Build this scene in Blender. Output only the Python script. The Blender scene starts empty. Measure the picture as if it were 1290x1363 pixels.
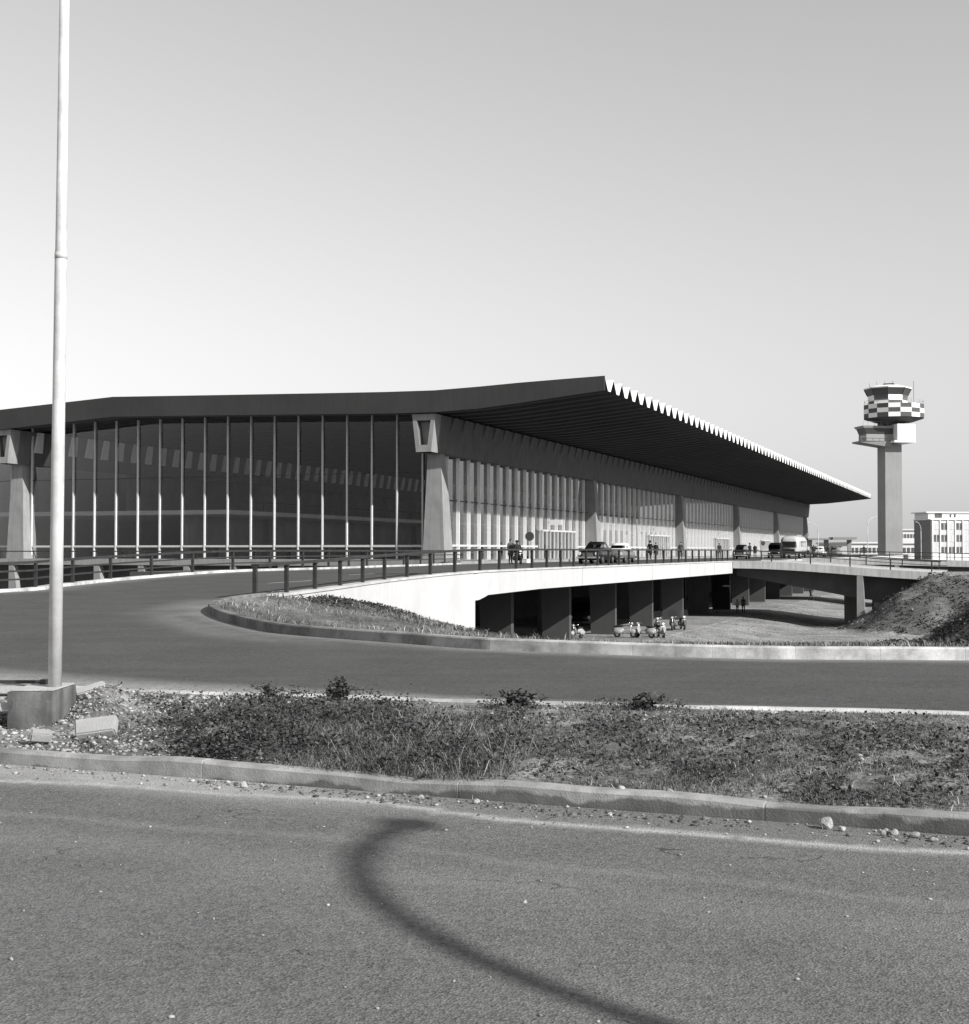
import bpy, bmesh, math, random
import numpy as np
from mathutils import Vector, Matrix
from mathutils.geometry import delaunay_2d_cdt
random.seed(7); rng = np.random.default_rng(11)
sc = bpy.context.scene
COL = sc.collection
E = 1.7                                   # eye height above the near road (near road = z 0)
F = 1840.0; CX = 645.0; YH = 733.3        # focal length / principal column / horizon row of the 1290 px photo
def gp(px, py, zrel):                     # point of the horizontal plane z = E + zrel seen at a photo pixel
    Y = -zrel * F / (py - YH); return ((px - CX) / F * Y, Y)
A = math.radians(20.42)
SA, CA = math.sin(A), math.cos(A)
C0 = (-2.68, 105.0)                       # street corner of the terminal
def PU(p, u): return (C0[0] + CA*p + SA*u, C0[1] - SA*p + CA*u)
def toPU(x, y):
    dx, dy = x - C0[0], y - C0[1]; return (CA*dx - SA*dy, SA*dx + CA*dy)
def lerp(a, b, t): return a + (b - a)*t
def smooth(t): t = min(1, max(0, t)); return t*t*(3 - 2*t)

# ------------------------------------------------------------------ materials
def nodes(name):
    m = bpy.data.materials.new(name); m.use_nodes = True
    return m, m.node_tree.nodes, m.node_tree.links
def mat(name, v, rough=.8, var=.15, scale=3., bump=0., bscale=40., spec=.3, metal=0., streak=0., spots=0.):
    """plain grey with large soft variation, optional bump, vertical streaks and dark spots"""
    m, N, L = nodes(name)
    b = N['Principled BSDF']
    b.inputs['Roughness'].default_value = rough
    b.inputs['Specular IOR Level'].default_value = spec
    b.inputs['Metallic'].default_value = metal
    tc = N.new('ShaderNodeTexCoord')
    n1 = N.new('ShaderNodeTexNoise'); n1.inputs['Scale'].default_value = scale; n1.inputs['Detail'].default_value = 6
    L.new(tc.outputs['Object'], n1.inputs['Vector'])
    r = N.new('ShaderNodeValToRGB')
    lo, hi = v*(1 - var), v*(1 + var)
    r.color_ramp.elements[0].position = .3; r.color_ramp.elements[0].color = (lo, lo, lo, 1)
    r.color_ramp.elements[1].position = .7; r.color_ramp.elements[1].color = (hi, hi, hi, 1)
    L.new(n1.outputs['Fac'], r.inputs['Fac'])
    out = r.outputs['Color']
    def mul(fac_socket, lo_):
        nonlocal out
        mr = N.new('ShaderNodeMapRange'); mr.inputs['From Min'].default_value = .42; mr.inputs['From Max'].default_value = .62
        mr.inputs['To Min'].default_value = 1; mr.inputs['To Max'].default_value = lo_
        L.new(fac_socket, mr.inputs['Value'])
        mx = N.new('ShaderNodeMix'); mx.data_type = 'RGBA'; mx.blend_type = 'MULTIPLY'; mx.inputs['Factor'].default_value = 1
        L.new(out, mx.inputs['A']); L.new(mr.outputs['Result'], mx.inputs['B']); out = mx.outputs['Result']
    if streak:
        mp = N.new('ShaderNodeMapping'); mp.inputs['Scale'].default_value = (1.6, 1.6, .12)
        L.new(tc.outputs['Object'], mp.inputs['Vector'])
        n2 = N.new('ShaderNodeTexNoise'); n2.inputs['Scale'].default_value = 3; n2.inputs['Detail'].default_value = 5
        L.new(mp.outputs['Vector'], n2.inputs['Vector']); mul(n2.outputs['Fac'], 1 - streak)
    if spots:
        n3 = N.new('ShaderNodeTexNoise'); n3.inputs['Scale'].default_value = 1.1; n3.inputs['Detail'].default_value = 8
        n3.inputs['Roughness'].default_value = .7
        L.new(tc.outputs['Object'], n3.inputs['Vector']); mul(n3.outputs['Fac'], 1 - spots)
    L.new(out, b.inputs['Base Color'])
    if bump:
        n4 = N.new('ShaderNodeTexNoise'); n4.inputs['Scale'].default_value = bscale; n4.inputs['Detail'].default_value = 4
        L.new(tc.outputs['Object'], n4.inputs['Vector'])
        bp = N.new('ShaderNodeBump'); bp.inputs['Strength'].default_value = bump; bp.inputs['Distance'].default_value = .02
        L.new(n4.outputs['Fac'], bp.inputs['Height']); L.new(bp.outputs['Normal'], b.inputs['Normal'])
    return m
def asphalt(name, v, dustv, grain, gscale, bump, streak=.4, cracks=False):
    """bitumen with stone grain; per-vertex 'dust' is real dirt lying along the kerbs"""
    m, N, L = nodes(name); b = N['Principled BSDF']
    b.inputs['Roughness'].default_value = .88; b.inputs['Specular IOR Level'].default_value = .25
    tc = N.new('ShaderNodeTexCoord')
    def noise(s, d=3, ro=.55, sc_=None):
        n = N.new('ShaderNodeTexNoise'); n.inputs['Scale'].default_value = s; n.inputs['Detail'].default_value = d
        n.inputs['Roughness'].default_value = ro
        if sc_:
            mp = N.new('ShaderNodeMapping'); mp.inputs['Scale'].default_value = sc_; mp.inputs['Rotation'].default_value = (0, 0, .39)
            L.new(tc.outputs['Object'], mp.inputs['Vector']); L.new(mp.outputs['Vector'], n.inputs['Vector'])
        else: L.new(tc.outputs['Object'], n.inputs['Vector'])
        return n.outputs['Fac']
    def math_(op, a, b_):
        n = N.new('ShaderNodeMath'); n.operation = op
        for i, q in enumerate((a, b_)):
            if isinstance(q, (int, float)): n.inputs[i].default_value = q
            else: L.new(q, n.inputs[i])
        return n.outputs[0]
    vor = N.new('ShaderNodeTexVoronoi'); vor.inputs['Scale'].default_value = gscale; L.new(tc.outputs['Object'], vor.inputs['Vector'])
    vor2 = N.new('ShaderNodeTexVoronoi'); vor2.inputs['Scale'].default_value = gscale*.37; L.new(tc.outputs['Object'], vor2.inputs['Vector'])
    sep = N.new('ShaderNodeSeparateColor'); L.new(vor.outputs['Color'], sep.inputs['Color'])
    sep2 = N.new('ShaderNodeSeparateColor'); L.new(vor2.outputs['Color'], sep2.inputs['Color'])
    g = math_('ADD', math_('MULTIPLY', sep.outputs['Red'], grain), math_('MULTIPLY', sep2.outputs['Green'], grain*.45))
    big = math_('MULTIPLY', noise(.55, 5, .6), .75)
    longi = math_('MULTIPLY', noise(1.2, 4, .6, (.18, 1.6, 1)), streak)
    k = math_('ADD', math_('ADD', g, big), math_('ADD', longi, (.62 - streak*.5) - grain*.7))
    base = math_('MULTIPLY', k, v)
    if cracks:                            # thin tar cracks, broken up by a mask
        wv = N.new('ShaderNodeTexNoise'); wv.inputs['Scale'].default_value = 3; wv.inputs['Detail'].default_value = 4; L.new(tc.outputs['Object'], wv.inputs['Vector'])
        va = N.new('ShaderNodeVectorMath'); va.operation = 'SCALE'; va.inputs['Scale'].default_value = .5; L.new(wv.outputs['Color'], va.inputs[0])
        vb = N.new('ShaderNodeVectorMath'); L.new(va.outputs[0], vb.inputs[0]); L.new(tc.outputs['Object'], vb.inputs[1])
        ve = N.new('ShaderNodeTexVoronoi'); ve.feature = 'DISTANCE_TO_EDGE'; ve.inputs['Scale'].default_value = .55; L.new(vb.outputs[0], ve.inputs['Vector'])
        line = math_('LESS_THAN', ve.outputs['Distance'], .0035); msk = math_('GREATER_THAN', noise(1.1, 4), .54)
        base = math_('MULTIPLY', base, math_('SUBTRACT', 1., math_('MULTIPLY', math_('MULTIPLY', line, msk), .55)))
        spot = math_('GREATER_THAN', noise(.9, 6, .65), .66); base = math_('MULTIPLY', base, math_('SUBTRACT', 1., math_('MULTIPLY', spot, .22)))
    at = N.new('ShaderNodeAttribute'); at.attribute_name = 'dust'
    dn = math_('MULTIPLY', at.outputs['Fac'], math_('ADD', .25, math_('MULTIPLY', noise(2.6, 7, .72), 1.5)))
    dn = math_('MINIMUM', dn, 1.0)
    dcol = math_('MULTIPLY', math_('ADD', .72, math_('MULTIPLY', sep.outputs['Green'], .56)), dustv)
    mx = N.new('ShaderNodeMix'); L.new(dn, mx.inputs['Factor']); L.new(base, mx.inputs['A']); L.new(dcol, mx.inputs['B'])
    L.new(mx.outputs['Result'], b.inputs['Base Color'])
    h = math_('ADD', math_('MULTIPLY', vor.outputs['Distance'], 1.), math_('MULTIPLY', noise(gscale*.6, 3), .8))
    bp = N.new('ShaderNodeBump'); bp.inputs['Strength'].default_value = bump; bp.inputs['Distance'].default_value = .008
    L.new(h, bp.inputs['Height']); L.new(bp.outputs['Normal'], b.inputs['Normal'])
    return m
def soil_mat(name, lo, mid, hi, s=1.3):
    m, N, L = nodes(name); b = N['Principled BSDF']; b.inputs['Roughness'].default_value = .95
    b.inputs['Specular IOR Level'].default_value = .1
    tc = N.new('ShaderNodeTexCoord')
    n1 = N.new('ShaderNodeTexNoise'); n1.inputs['Scale'].default_value = s; n1.inputs['Detail'].default_value = 10; n1.inputs['Roughness'].default_value = .68
    L.new(tc.outputs['Object'], n1.inputs['Vector'])
    r = N.new('ShaderNodeValToRGB'); e = r.color_ramp.elements
    e[0].position = .33; e[0].color = (lo, lo, lo, 1); e[1].position = .7; e[1].color = (hi, hi, hi, 1)
    q = e.new(.5); q.color = (mid, mid, mid, 1)
    L.new(n1.outputs['Fac'], r.inputs['Fac'])
    v = N.new('ShaderNodeTexVoronoi'); v.inputs['Scale'].default_value = s*28; L.new(tc.outputs['Object'], v.inputs['Vector'])
    sp = N.new('ShaderNodeSeparateColor'); L.new(v.outputs['Color'], sp.inputs['Color'])
    mr = N.new('ShaderNodeMapRange'); mr.inputs['To Min'].default_value = .6; mr.inputs['To Max'].default_value = 1.35
    L.new(sp.outputs['Red'], mr.inputs['Value'])
    mx = N.new('ShaderNodeMix'); mx.data_type = 'RGBA'; mx.blend_type = 'MULTIPLY'; mx.inputs['Factor'].default_value = 1
    L.new(r.outputs['Color'], mx.inputs['A']); L.new(mr.outputs['Result'], mx.inputs['B'])
    L.new(mx.outputs['Result'], b.inputs['Base Color'])
    bp = N.new('ShaderNodeBump'); bp.inputs['Strength'].default_value = .7; bp.inputs['Distance'].default_value = .03
    L.new(n1.outputs['Fac'], bp.inputs['Height']); L.new(bp.outputs['Normal'], b.inputs['Normal'])
    return m
def leaf_mat(name, lo, hi, trans=.25):
    m, N, L = nodes(name); b = N['Principled BSDF']; b.inputs['Roughness'].default_value = .6; b.inputs['Specular IOR Level'].default_value = .25
    g = N.new('ShaderNodeNewGeometry'); r = N.new('ShaderNodeValToRGB')
    r.color_ramp.elements[0].color = (lo, lo, lo, 1); r.color_ramp.elements[1].color = (hi, hi, hi, 1)
    r.color_ramp.elements[1].position = .95
    L.new(g.outputs['Random Per Island'], r.inputs['Fac']); L.new(r.outputs['Color'], b.inputs['Base Color'])
    return m
def glass_mat(name, tint, refl):
    m, N, L = nodes(name); N.remove(N['Principled BSDF']); o = N['Material Output']
    t = N.new('ShaderNodeBsdfTransparent'); t.inputs['Color'].default_value = (tint, tint, tint, 1)
    g = N.new('ShaderNodeBsdfGlossy'); g.inputs['Roughness'].default_value = .02; g.inputs['Color'].default_value = (.95, .95, .95, 1)
    f = N.new('ShaderNodeFresnel'); f.inputs['IOR'].default_value = 1.5
    k = N.new('ShaderNodeMath'); k.operation = 'MULTIPLY'; k.inputs[1].default_value = refl; k.use_clamp = True
    L.new(f.outputs[0], k.inputs[0])
    x = N.new('ShaderNodeMixShader'); L.new(k.outputs[0], x.inputs[0]); L.new(t.outputs[0], x.inputs[1]); L.new(g.outputs[0], x.inputs[2])
    L.new(x.outputs[0], o.inputs['Surface'])
    return m
M = {}
M['near_asphalt'] = asphalt('near_asphalt', .130, .38, .65, 90, .6, .25, True)
M['mid_asphalt'] = asphalt('mid_asphalt', .070, .27, .45, 40, .35, .3)
M['kerb'] = mat('kerb_stone', .34, .9, .2, 2.2, .5, 60, streak=.1, spots=.25)
def kerb_stained():
    m = mat('kerb_stone', .33, .9, .25, 6., .25, 70, spots=.35); N, L = m.node_tree.nodes, m.node_tree.links; b = N['Principled BSDF']
    src = b.inputs['Base Color'].links[0].from_socket; tc = N.new('ShaderNodeTexCoord'); sp = N.new('ShaderNodeSeparateXYZ'); L.new(tc.outputs['Object'], sp.inputs[0])
    n = N.new('ShaderNodeTexNoise'); n.inputs['Scale'].default_value = 1.15; n.inputs['Detail'].default_value = 6; n.inputs['Roughness'].default_value = .6; L.new(tc.outputs['Object'], n.inputs['Vector'])
    def mt(op, a, c):
        q = N.new('ShaderNodeMath'); q.operation = op
        for i, k in enumerate((a, c)):
            if isinstance(k, (int, float)): q.inputs[i].default_value = k
            else: L.new(k, q.inputs[i])
        return q.outputs[0]
    bias = N.new('ShaderNodeMapRange'); bias.inputs['From Min'].default_value = -2.5; bias.inputs['From Max'].default_value = 2.2; bias.inputs['To Min'].default_value = -.06; bias.inputs['To Max'].default_value = .055; L.new(sp.outputs['X'], bias.inputs['Value'])
    lim = mt('ADD', mt('MULTIPLY', mt('SUBTRACT', n.outputs['Fac'], .5), .42), mt('ADD', bias.outputs[0], .045))
    r = N.new('ShaderNodeMapRange'); r.inputs['From Min'].default_value = -.012; r.inputs['From Max'].default_value = .012; r.inputs['To Min'].default_value = 1; r.inputs['To Max'].default_value = .42
    L.new(mt('SUBTRACT', mt('MINIMUM', lim, .098), sp.outputs['Z']), r.inputs['Value'])
    x = N.new('ShaderNodeMix'); x.data_type = 'RGBA'; x.blend_type = 'MULTIPLY'; x.inputs['Factor'].default_value = 1; L.new(src, x.inputs['A']); L.new(r.outputs[0], x.inputs['B']); L.new(x.outputs['Result'], b.inputs['Base Color']); return m
M['kerb'] = kerb_stained()
M['kerb_white'] = mat('whitewashed_kerb', .55, .9, .2, 1.6, .2, 50, spots=.5)
M['soil'] = soil_mat('stony_soil', .075, .16, .30)
M['verge'] = soil_mat('verge_soil', .07, .13, .25, .5)
M['lower'] = soil_mat('yard_soil', .16, .25, .36, .35)
M['far'] = soil_mat('airfield_ground', .16, .20, .26, .02)
M['white_wall'] = mat('white_render', .49, .9, .05, .5, .15, 25, streak=.05, spots=.05)
M['coping'] = mat('coping', .46, .9, .1, 1.5, spots=.2)
M['bridge_conc'] = mat('bridge_concrete', .5, .9, .1, .6, .2, 30, streak=.2)
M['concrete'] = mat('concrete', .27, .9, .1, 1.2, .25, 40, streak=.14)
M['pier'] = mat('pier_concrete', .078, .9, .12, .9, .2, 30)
M['beam'] = mat('shaded_beam_concrete', .13, .9, .1, .7, .15, 25, streak=.15)  # canopy shade put into the colour; the beam's lit end gets paler concrete
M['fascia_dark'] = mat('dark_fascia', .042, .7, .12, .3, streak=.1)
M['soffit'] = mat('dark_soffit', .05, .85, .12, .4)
M['teeth'] = mat('white_roof_caps', .85, .7, .03, 1.)
M['mullion'] = mat('pale_metal', .68, .5, .06, 2.)
M['rail'] = mat('dark_paint', .03, .5, .3, 3., spec=.4)
M['glass_side'] = glass_mat('side_glass', .93, .8)
M['glass_front'] = glass_mat('front_glass', .85, 2.3)
M['floor'] = mat('hall_floor', .42, .4, .1, .3)
M['interior'] = mat('interior_wall', .3, .9, .3, .25)
M['interior_dark'] = mat('interior_dark', .05, .9, .2, .5)
M['band'] = mat('gallery_edge', .85, .8, .03, 1.)
M['pole'] = mat('pale_pole_paint', .60, .42, .08, 6., spec=.5, spots=.35)
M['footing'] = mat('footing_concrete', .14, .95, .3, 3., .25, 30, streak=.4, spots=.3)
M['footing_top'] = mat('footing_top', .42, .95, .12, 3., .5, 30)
M['slab'] = mat('broken_slab', .34, .95, .2, 5., .25, 60, spots=.3)
M['stone'] = mat('rubble_stone', .36, .95, .3, 9., .5, 60)
M['clod'] = leaf_mat('earth_clod', .05, .14)
M['leaf'] = leaf_mat('weed_leaf', .018, .085)
M['grass'] = leaf_mat('grass_blade', .035, .17)
M['dry'] = leaf_mat('dry_grass', .12, .34)
M['gravel'] = leaf_mat('gravel_stone', .08, .42)
M['car_black'] = mat('black_car_paint', .012, .18, .1, 1., spec=.5)
M['car_grey'] = mat('grey_car_paint', .14, .25, .1, 1., spec=.5)
M['car_white'] = mat('white_car_paint', .75, .3, .04, 1., spec=.5)
M['scooter_cream'] = mat('cream_scooter_paint', .33, .35, .1, 3., spec=.4)
M['scooter_grey'] = mat('grey_scooter_paint', .12, .4, .1, 3., spec=.4)
M['coach'] = mat('coach_paint', .45, .3, .08, 1., spec=.5)
M['chrome'] = mat('chrome', .75, .15, .05, 1., metal=1.)
M['tyre'] = mat('tyre_rubber', .02, .85, .2, 6.)
M['car_glass'] = glass_mat('car_glass', .55, 1.6)
M['lampglass'] = mat('headlamp_glass', .7, .1, .05, 1., spec=.7)
M['skin'] = mat('skin', .33, .6, .05, 4.)
M['dark_cloth'] = mat('dark_cloth', .025, .95, .2, 6.)
M['mid_cloth'] = mat('grey_cloth', .08, .95, .2, 6.)
M['light_cloth'] = mat('light_cloth', .55, .95, .1, 6.)
M['hair'] = mat('dark_hair', .02, .6, .2, 8.)
M['sign_dark'] = mat('sign_back', .03, .6, .1, 2.)
M['sign_white'] = mat('white_board', .78, .6, .03, 2.)
M['t_shaft'] = mat('tower_concrete', .26, .9, .1, .12, streak=.1)
M['t_white'] = mat('tower_white', .8, .8, .03, .3)
M['t_grey'] = mat('tower_grey_panel', .09, .8, .08, .3)
M['t_glass'] = mat('tower_glass', .05, .12, .1, .3, spec=.6)
M['far_wall'] = mat('far_pale_wall', .55, .9, .05, .1)
M['far_grey'] = mat('far_grey_wall', .28, .9, .08, .1)
M['office'] = mat('office_white', .72, .85, .05, .2)
M['office_panel'] = mat('office_panel', .5, .85, .06, .2)
M['office_side'] = mat('dark_side_wall', .2, .9, .1, .8)  # office end wall, darker than its front
M['win'] = mat('office_glass', .09, .2, .35, .9, spec=.5)
M['line'] = mat('road_line', .5, .9, .2, 3.)

# ------------------------------------------------------------------ mesh builder
class MB:
    def __init__(s): s.v = []; s.f = []; s.mi = []
    def add(s, vs, fs, mi=0):
        o = len(s.v); s.v.extend([tuple(q) for q in vs]); s.f.extend([tuple(i + o for i in q) for q in fs]); s.mi.extend([mi]*len(fs)); return s
    def hexa(s, b, t, mi=0):              # 4 bottom + 4 top corners (ccw)
        return s.add(list(b) + list(t), [(3, 2, 1, 0), (4, 5, 6, 7), (0, 1, 5, 4), (1, 2, 6, 5), (2, 3, 7, 6), (3, 0, 4, 7)], mi)
    def box(s, x0, x1, y0, y1, z0, z1, mi=0):
        return s.hexa([(x0, y0, z0), (x1, y0, z0), (x1, y1, z0), (x0, y1, z0)], [(x0, y0, z1), (x1, y0, z1), (x1, y1, z1), (x0, y1, z1)], mi)
    def quad(s, a, b, c, d, mi=0): return s.add([a, b, c, d], [(0, 1, 2, 3)], mi)
    def loft(s, rings, cap=True, closed=True, mi=0):
        n = len(rings[0]); o = len(s.v); fs = []
        for i in range(len(rings) - 1):
            for j in range(n if closed else n - 1):
                k = (j + 1) % n; fs.append((i*n + j, i*n + k, (i + 1)*n + k, (i + 1)*n + j))
        if cap: fs.append(tuple(range(n - 1, -1, -1))); fs.append(tuple((len(rings) - 1)*n + j for j in range(n)))
        return s.add([q for r in rings for q in r], fs, mi)
    def tube(s, path, rad, n=8, cap=True, mi=0):
        path = [Vector(p) for p in path]; rad = rad if isinstance(rad, (list, tuple)) else [rad]*len(path)
        rings = []; ref = None
        for i, p in enumerate(path):
            t = (path[min(i + 1, len(path) - 1)] - path[max(i - 1, 0)]).normalized()
            if ref is None: ref = Vector((1, 0, 0)) if abs(t.x) < .9 else Vector((0, 1, 0))
            a = t.cross(ref).normalized(); b = t.cross(a).normalized(); ref = b.cross(t).normalized() if False else ref
            rings.append([p + a*math.cos(2*math.pi*k/n)*rad[i] + b*math.sin(2*math.pi*k/n)*rad[i] for k in range(n)])
        return s.loft(rings, cap, mi=mi)
    def ellipsoid(s, c, r, nu=12, nv=8, mi=0):
        rings = []
        for i in range(nv + 1):
            a = -math.pi/2 + math.pi*i/nv; q = max(math.cos(a), .02)
            rings.append([(c[0] + r[0]*q*math.cos(2*math.pi*k/nu), c[1] + r[1]*q*math.sin(2*math.pi*k/nu), c[2] + r[2]*math.sin(a)) for k in range(nu)])
        return s.loft(rings, mi=mi)
    def disc(s, c, axis, r, h, n=20, mi=0):
        ax = Vector(axis).normalized(); c = Vector(c); return s.tube([c - ax*h/2, c + ax*h/2], r, n, mi=mi)
    def mesh(s, name, mats, smooth_=False):
        me = bpy.data.meshes.new(name); me.from_pydata(s.v, [], s.f)
        for q in (mats if isinstance(mats, (list, tuple)) else [mats]): me.materials.append(q)
        me.polygons.foreach_set('material_index', s.mi)
        if smooth_: me.polygons.foreach_set('use_smooth', [True]*len(s.f))
        me.update(); me.validate(); return me
    def build(s, name, mats, parent=None, smooth_=False, loc=(0, 0, 0), recalc=True, bevel=0):
        me = s.mesh(name, mats, smooth_)
        if recalc or bevel:
            bm = bmesh.new(); bm.from_mesh(me)
            if bevel:
                bmesh.ops.remove_doubles(bm, verts=bm.verts, dist=1e-5)
                bmesh.ops.bevel(bm, geom=bm.edges[:], offset=bevel, segments=2, affect='EDGES')
            bmesh.ops.recalc_face_normals(bm, faces=bm.faces); bm.to_mesh(me); bm.free()
        return link(me, name, parent, loc)
def link(me, name, parent=None, loc=(0, 0, 0), rz=0):
    o = bpy.data.objects.new(name, me); COL.objects.link(o); o.parent = parent; o.location = loc; o.rotation_euler = (0, 0, rz)
    return o
def tag(o, label=None, cat=None, group=None, kind=None):
    if label: o['label'] = label
    if cat: o['category'] = cat
    if group: o['group'] = group
    if kind: o['kind'] = kind
    return o
def thing(name, label, cat, loc=(0, 0, 0), rz=0, group=None):
    return tag(link(None, name, None, loc, rz), label, cat, group)
def copy_tree(o, parent=None):
    c = o.copy(); COL.objects.link(c); c.parent = parent
    for ch in KIDS(o): copy_tree(ch, c)
    return c
def KIDS(o): return [q for q in list(COL.objects) if q.parent == o]
def dup(o, loc, rz, label, group=None):
    c = copy_tree(o); c.location = loc; c.rotation_euler = (0, 0, rz); c['label'] = label
    if group: c['group'] = group
    return c

# ------------------------------------------------------------------ paths & ground heights (z relative to the eye)
def interp(tab, x):
    if x <= tab[0][0]: return tab[0][1]
    for (a, fa), (b, fb) in zip(tab, tab[1:]):
        if x <= b: return lerp(fa, fb, (x - a)/(b - a))
    return tab[-1][1]
ZR = [(-99, -1.7), (22, -1.7), (30, -1.63), (42, -1.47), (48, -1.34), (51.5, -1.25), (57, -1.12), (61, -1.0), (64, -.95), (999, -.95)]
def zr(Y): return sum(interp(ZR, Y + d) for d in (-2, -1, 0, 1, 2))/5
near_kerb = [(-40, 25.6), (-14, 15.2), (-7, 12.35), (-3.9, 11.1), (-1.93, 10.3), (-.18, 9.55), (.915, 9.1), (2.08, 8.63), (2.9, 8.28), (7, 6.5), (14, 3.6), (40, -8)]
mid_kerb = [(-40, 31), (-14, 20.2), (-8, 17.5), (-5.8, 16.5), (-4.4, 16.0), (-2.65, 15.5), (-1.18, 15.1), (.31, 14.64), (1.9, 14.27), (4.8, 13.67), (10, 12.7), (40, 7.5)]
isl_kerb = [(60, 16), (30, 18.7), (15, 20.7), (7.5, 21.5), (3.97, 21.85), (.7, 23.3), (-.22, 23.85), (-1.2, 24.8), (-3.8, 27.3), (-4.8, 29.0), (-5.8, 31.3), (-6.6, 33.6), (-7.15, 35.8), (-7.4, 38.2), (-7.25, 40.4), (-6.8, 42)]
wall = [(-6.8, 42), (-6.0, 45), (-5.2, 48), (-4.37, 51.3), (-3.5, 54.4), (-2.6, 57), (-1.67, 59.3), (-.76, 61.2), (.17, 63)]
J = (21.6, 120.5)
wall_all = wall + [(.17 + .3727*(Y - 63), Y) for Y in (70, 78, 86, 94, 102, 110)] + [J]
left_kerb = [(-60, 10), (-36, 28), (-24, 38.5), (-16.1, 46), (-15.2, 49.7), (-14.3, 55), (-12.7, 60), (-11.1, 64), (-8.4, 71), (-6.1, 80.6), (-3.7, 89)]
pc0 = PU(3.0, -5.0)
left_kerb.append(pc0)
def polyline_fn(path, n=3):
    """Catmull-Rom smoothing of a 2D path"""
    P = [Vector(q) for q in path]; out = []
    for i in range(len(P) - 1):
        p0, p1, p2, p3 = P[max(i - 1, 0)], P[i], P[i + 1], P[min(i + 2, len(P) - 1)]
        for k in range(n):
            t = k/n; out.append(tuple(.5*((2*p1) + (p2 - p0)*t + (2*p0 - 5*p1 + 4*p2 - p3)*t*t + (3*p1 - p0 - 3*p2 + p3)*t**3)))
    out.append(tuple(P[-1])); return out
def resample(path, step):
    P = [Vector(q) for q in path]; out = [P[0]]; need = step
    for a, b in zip(P, P[1:]):
        d = (b - a).length; pos = 0
        while d - pos >= need: pos += need; need = step; out.append(a + (b - a)*(pos/d))
        need -= d - pos
    if (out[-1] - P[-1]).length > step*.3: out.append(P[-1])
    return [tuple(q) for q in out]
def seg_dist(P, path):
    """distance of points P (n,2) to a polyline"""
    P = np.asarray(P, float); best = np.full(len(P), 1e9)
    for a, b in zip(path, path[1:]):
        a = np.array(a[:2], float); b = np.array(b[:2], float); d = b - a; L2 = max(d @ d, 1e-9)
        t = np.clip(((P - a) @ d)/L2, 0, 1); q = P - (a + t[:, None]*d); best = np.minimum(best, np.hypot(q[:, 0], q[:, 1]))
    return best
near_kerb, mid_kerb, isl_kerb, wall_s, left_kerb = [polyline_fn(q, 4) for q in (near_kerb, mid_kerb, isl_kerb, wall, left_kerb)]
wall_all = wall_s + wall_all[len(wall):]
def y_on(path, x):
    q = sorted(path); return interp(q, x)
crest = [(37.4, 114.7), (42.5, 112.5), (42.5, 106), (35.5, 88), (26.6, 66), (22.5, 52), (20.5, 40), (21, 31), (24, 24)]
def island_z(P):
    P = np.asarray(P, float); X, Y = P[:, 0], P[:, 1]
    D = seg_dist(P, isl_kerb); w = seg_dist(P, wall_all); D0 = D; D = D + np.clip((Y - 24) - D, 0, None)*np.clip(D/10, 0, 1)**1.5
    z = -1.56 - .068*D - .10*np.clip(D/3, 0, 1)
    bump = np.interp(Y, [40, 44, 47.5, 50.8, 53.7, 56.5, 59.4, 61.5], [.0, .35, .95, 1.1, 1.05, .75, .38, .1])*np.exp(-(w/3.8)**2)
    z = z + bump
    p = CA*(X - C0[0]) - SA*(Y - C0[1]); u = SA*(X - C0[0]) + CA*(Y - C0[1])
    floor = np.interp(p, [17.6, 19, 24], [-5.85, -5.95, -6.6])
    floor = np.where(u < -30, np.minimum(floor, -5.86), floor)
    z = np.maximum(z, floor)
    dc = seg_dist(P, crest); bank = -1.95 - .66*np.maximum(dc - .6, 0)
    rough = .12*np.sin(X*1.7 + 1.3*np.sin(Y*.9)) + .1*np.sin(Y*2.1 + 1.1*np.sin(X*1.3))
    bank = bank + np.clip(dc/2, 0, 1)*rough
    zk = np.interp(Y, [22, 30, 42], [-1.56, -1.5, -1.36])
    t = np.clip(D/2.5, 0, 1); z = zk*(1 - t) + z*t + .05*rough*np.clip(D, 0, 1)
    return np.maximum(z, bank)
def cdt(poly, zf, step, jitter=.3, bbox=None, extra=None):
    """triangulated sheet inside polygon (list of 2D), z from zf(points array)"""
    poly = [tuple(q[:2]) for q in poly]; n = len(poly)
    xs = [q[0] for q in poly]; ys = [q[1] for q in poly]
    pts = [Vector(q) for q in poly]
    P = np.array(poly)
    def inside(Q):
        c = np.zeros(len(Q), bool)
        for i in range(n):
            a, b = P[i], P[i - 1]
            cond = ((a[1] > Q[:, 1]) != (b[1] > Q[:, 1]))
            with np.errstate(divide='ignore', invalid='ignore'):
                c ^= cond & (Q[:, 0] < (b[0] - a[0])*(Q[:, 1] - a[1])/(b[1] - a[1]) + a[0])
        return c
    Q = []
    for (x0, x1, y0, y1, st) in step:
        gx, gy = np.meshgrid(np.arange(max(x0, min(xs)), min(x1, max(xs)), st), np.arange(max(y0, min(ys)), min(y1, max(ys)), st))
        g = np.stack([gx.ravel(), gy.ravel()], 1)
        if len(g): Q.append(g + rng.uniform(-jitter, jitter, g.shape)*st)
    if extra is not None: Q.append(np.asarray(extra, float))
    if Q:
        Q = np.concatenate(Q); Q = Q[inside(Q)]
        d = seg_dist(Q, poly + [poly[0]]); Q = Q[d > .03]
        pts += [Vector(q) for q in Q]
    v, e, f, *_ = delaunay_2d_cdt(pts, [], [list(range(n))], 1, 1e-4)
    V = np.array([tuple(q) for q in v]); z = np.asarray(zf(V)) + E
    return V, z, [tuple(q) for q in f]
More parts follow.
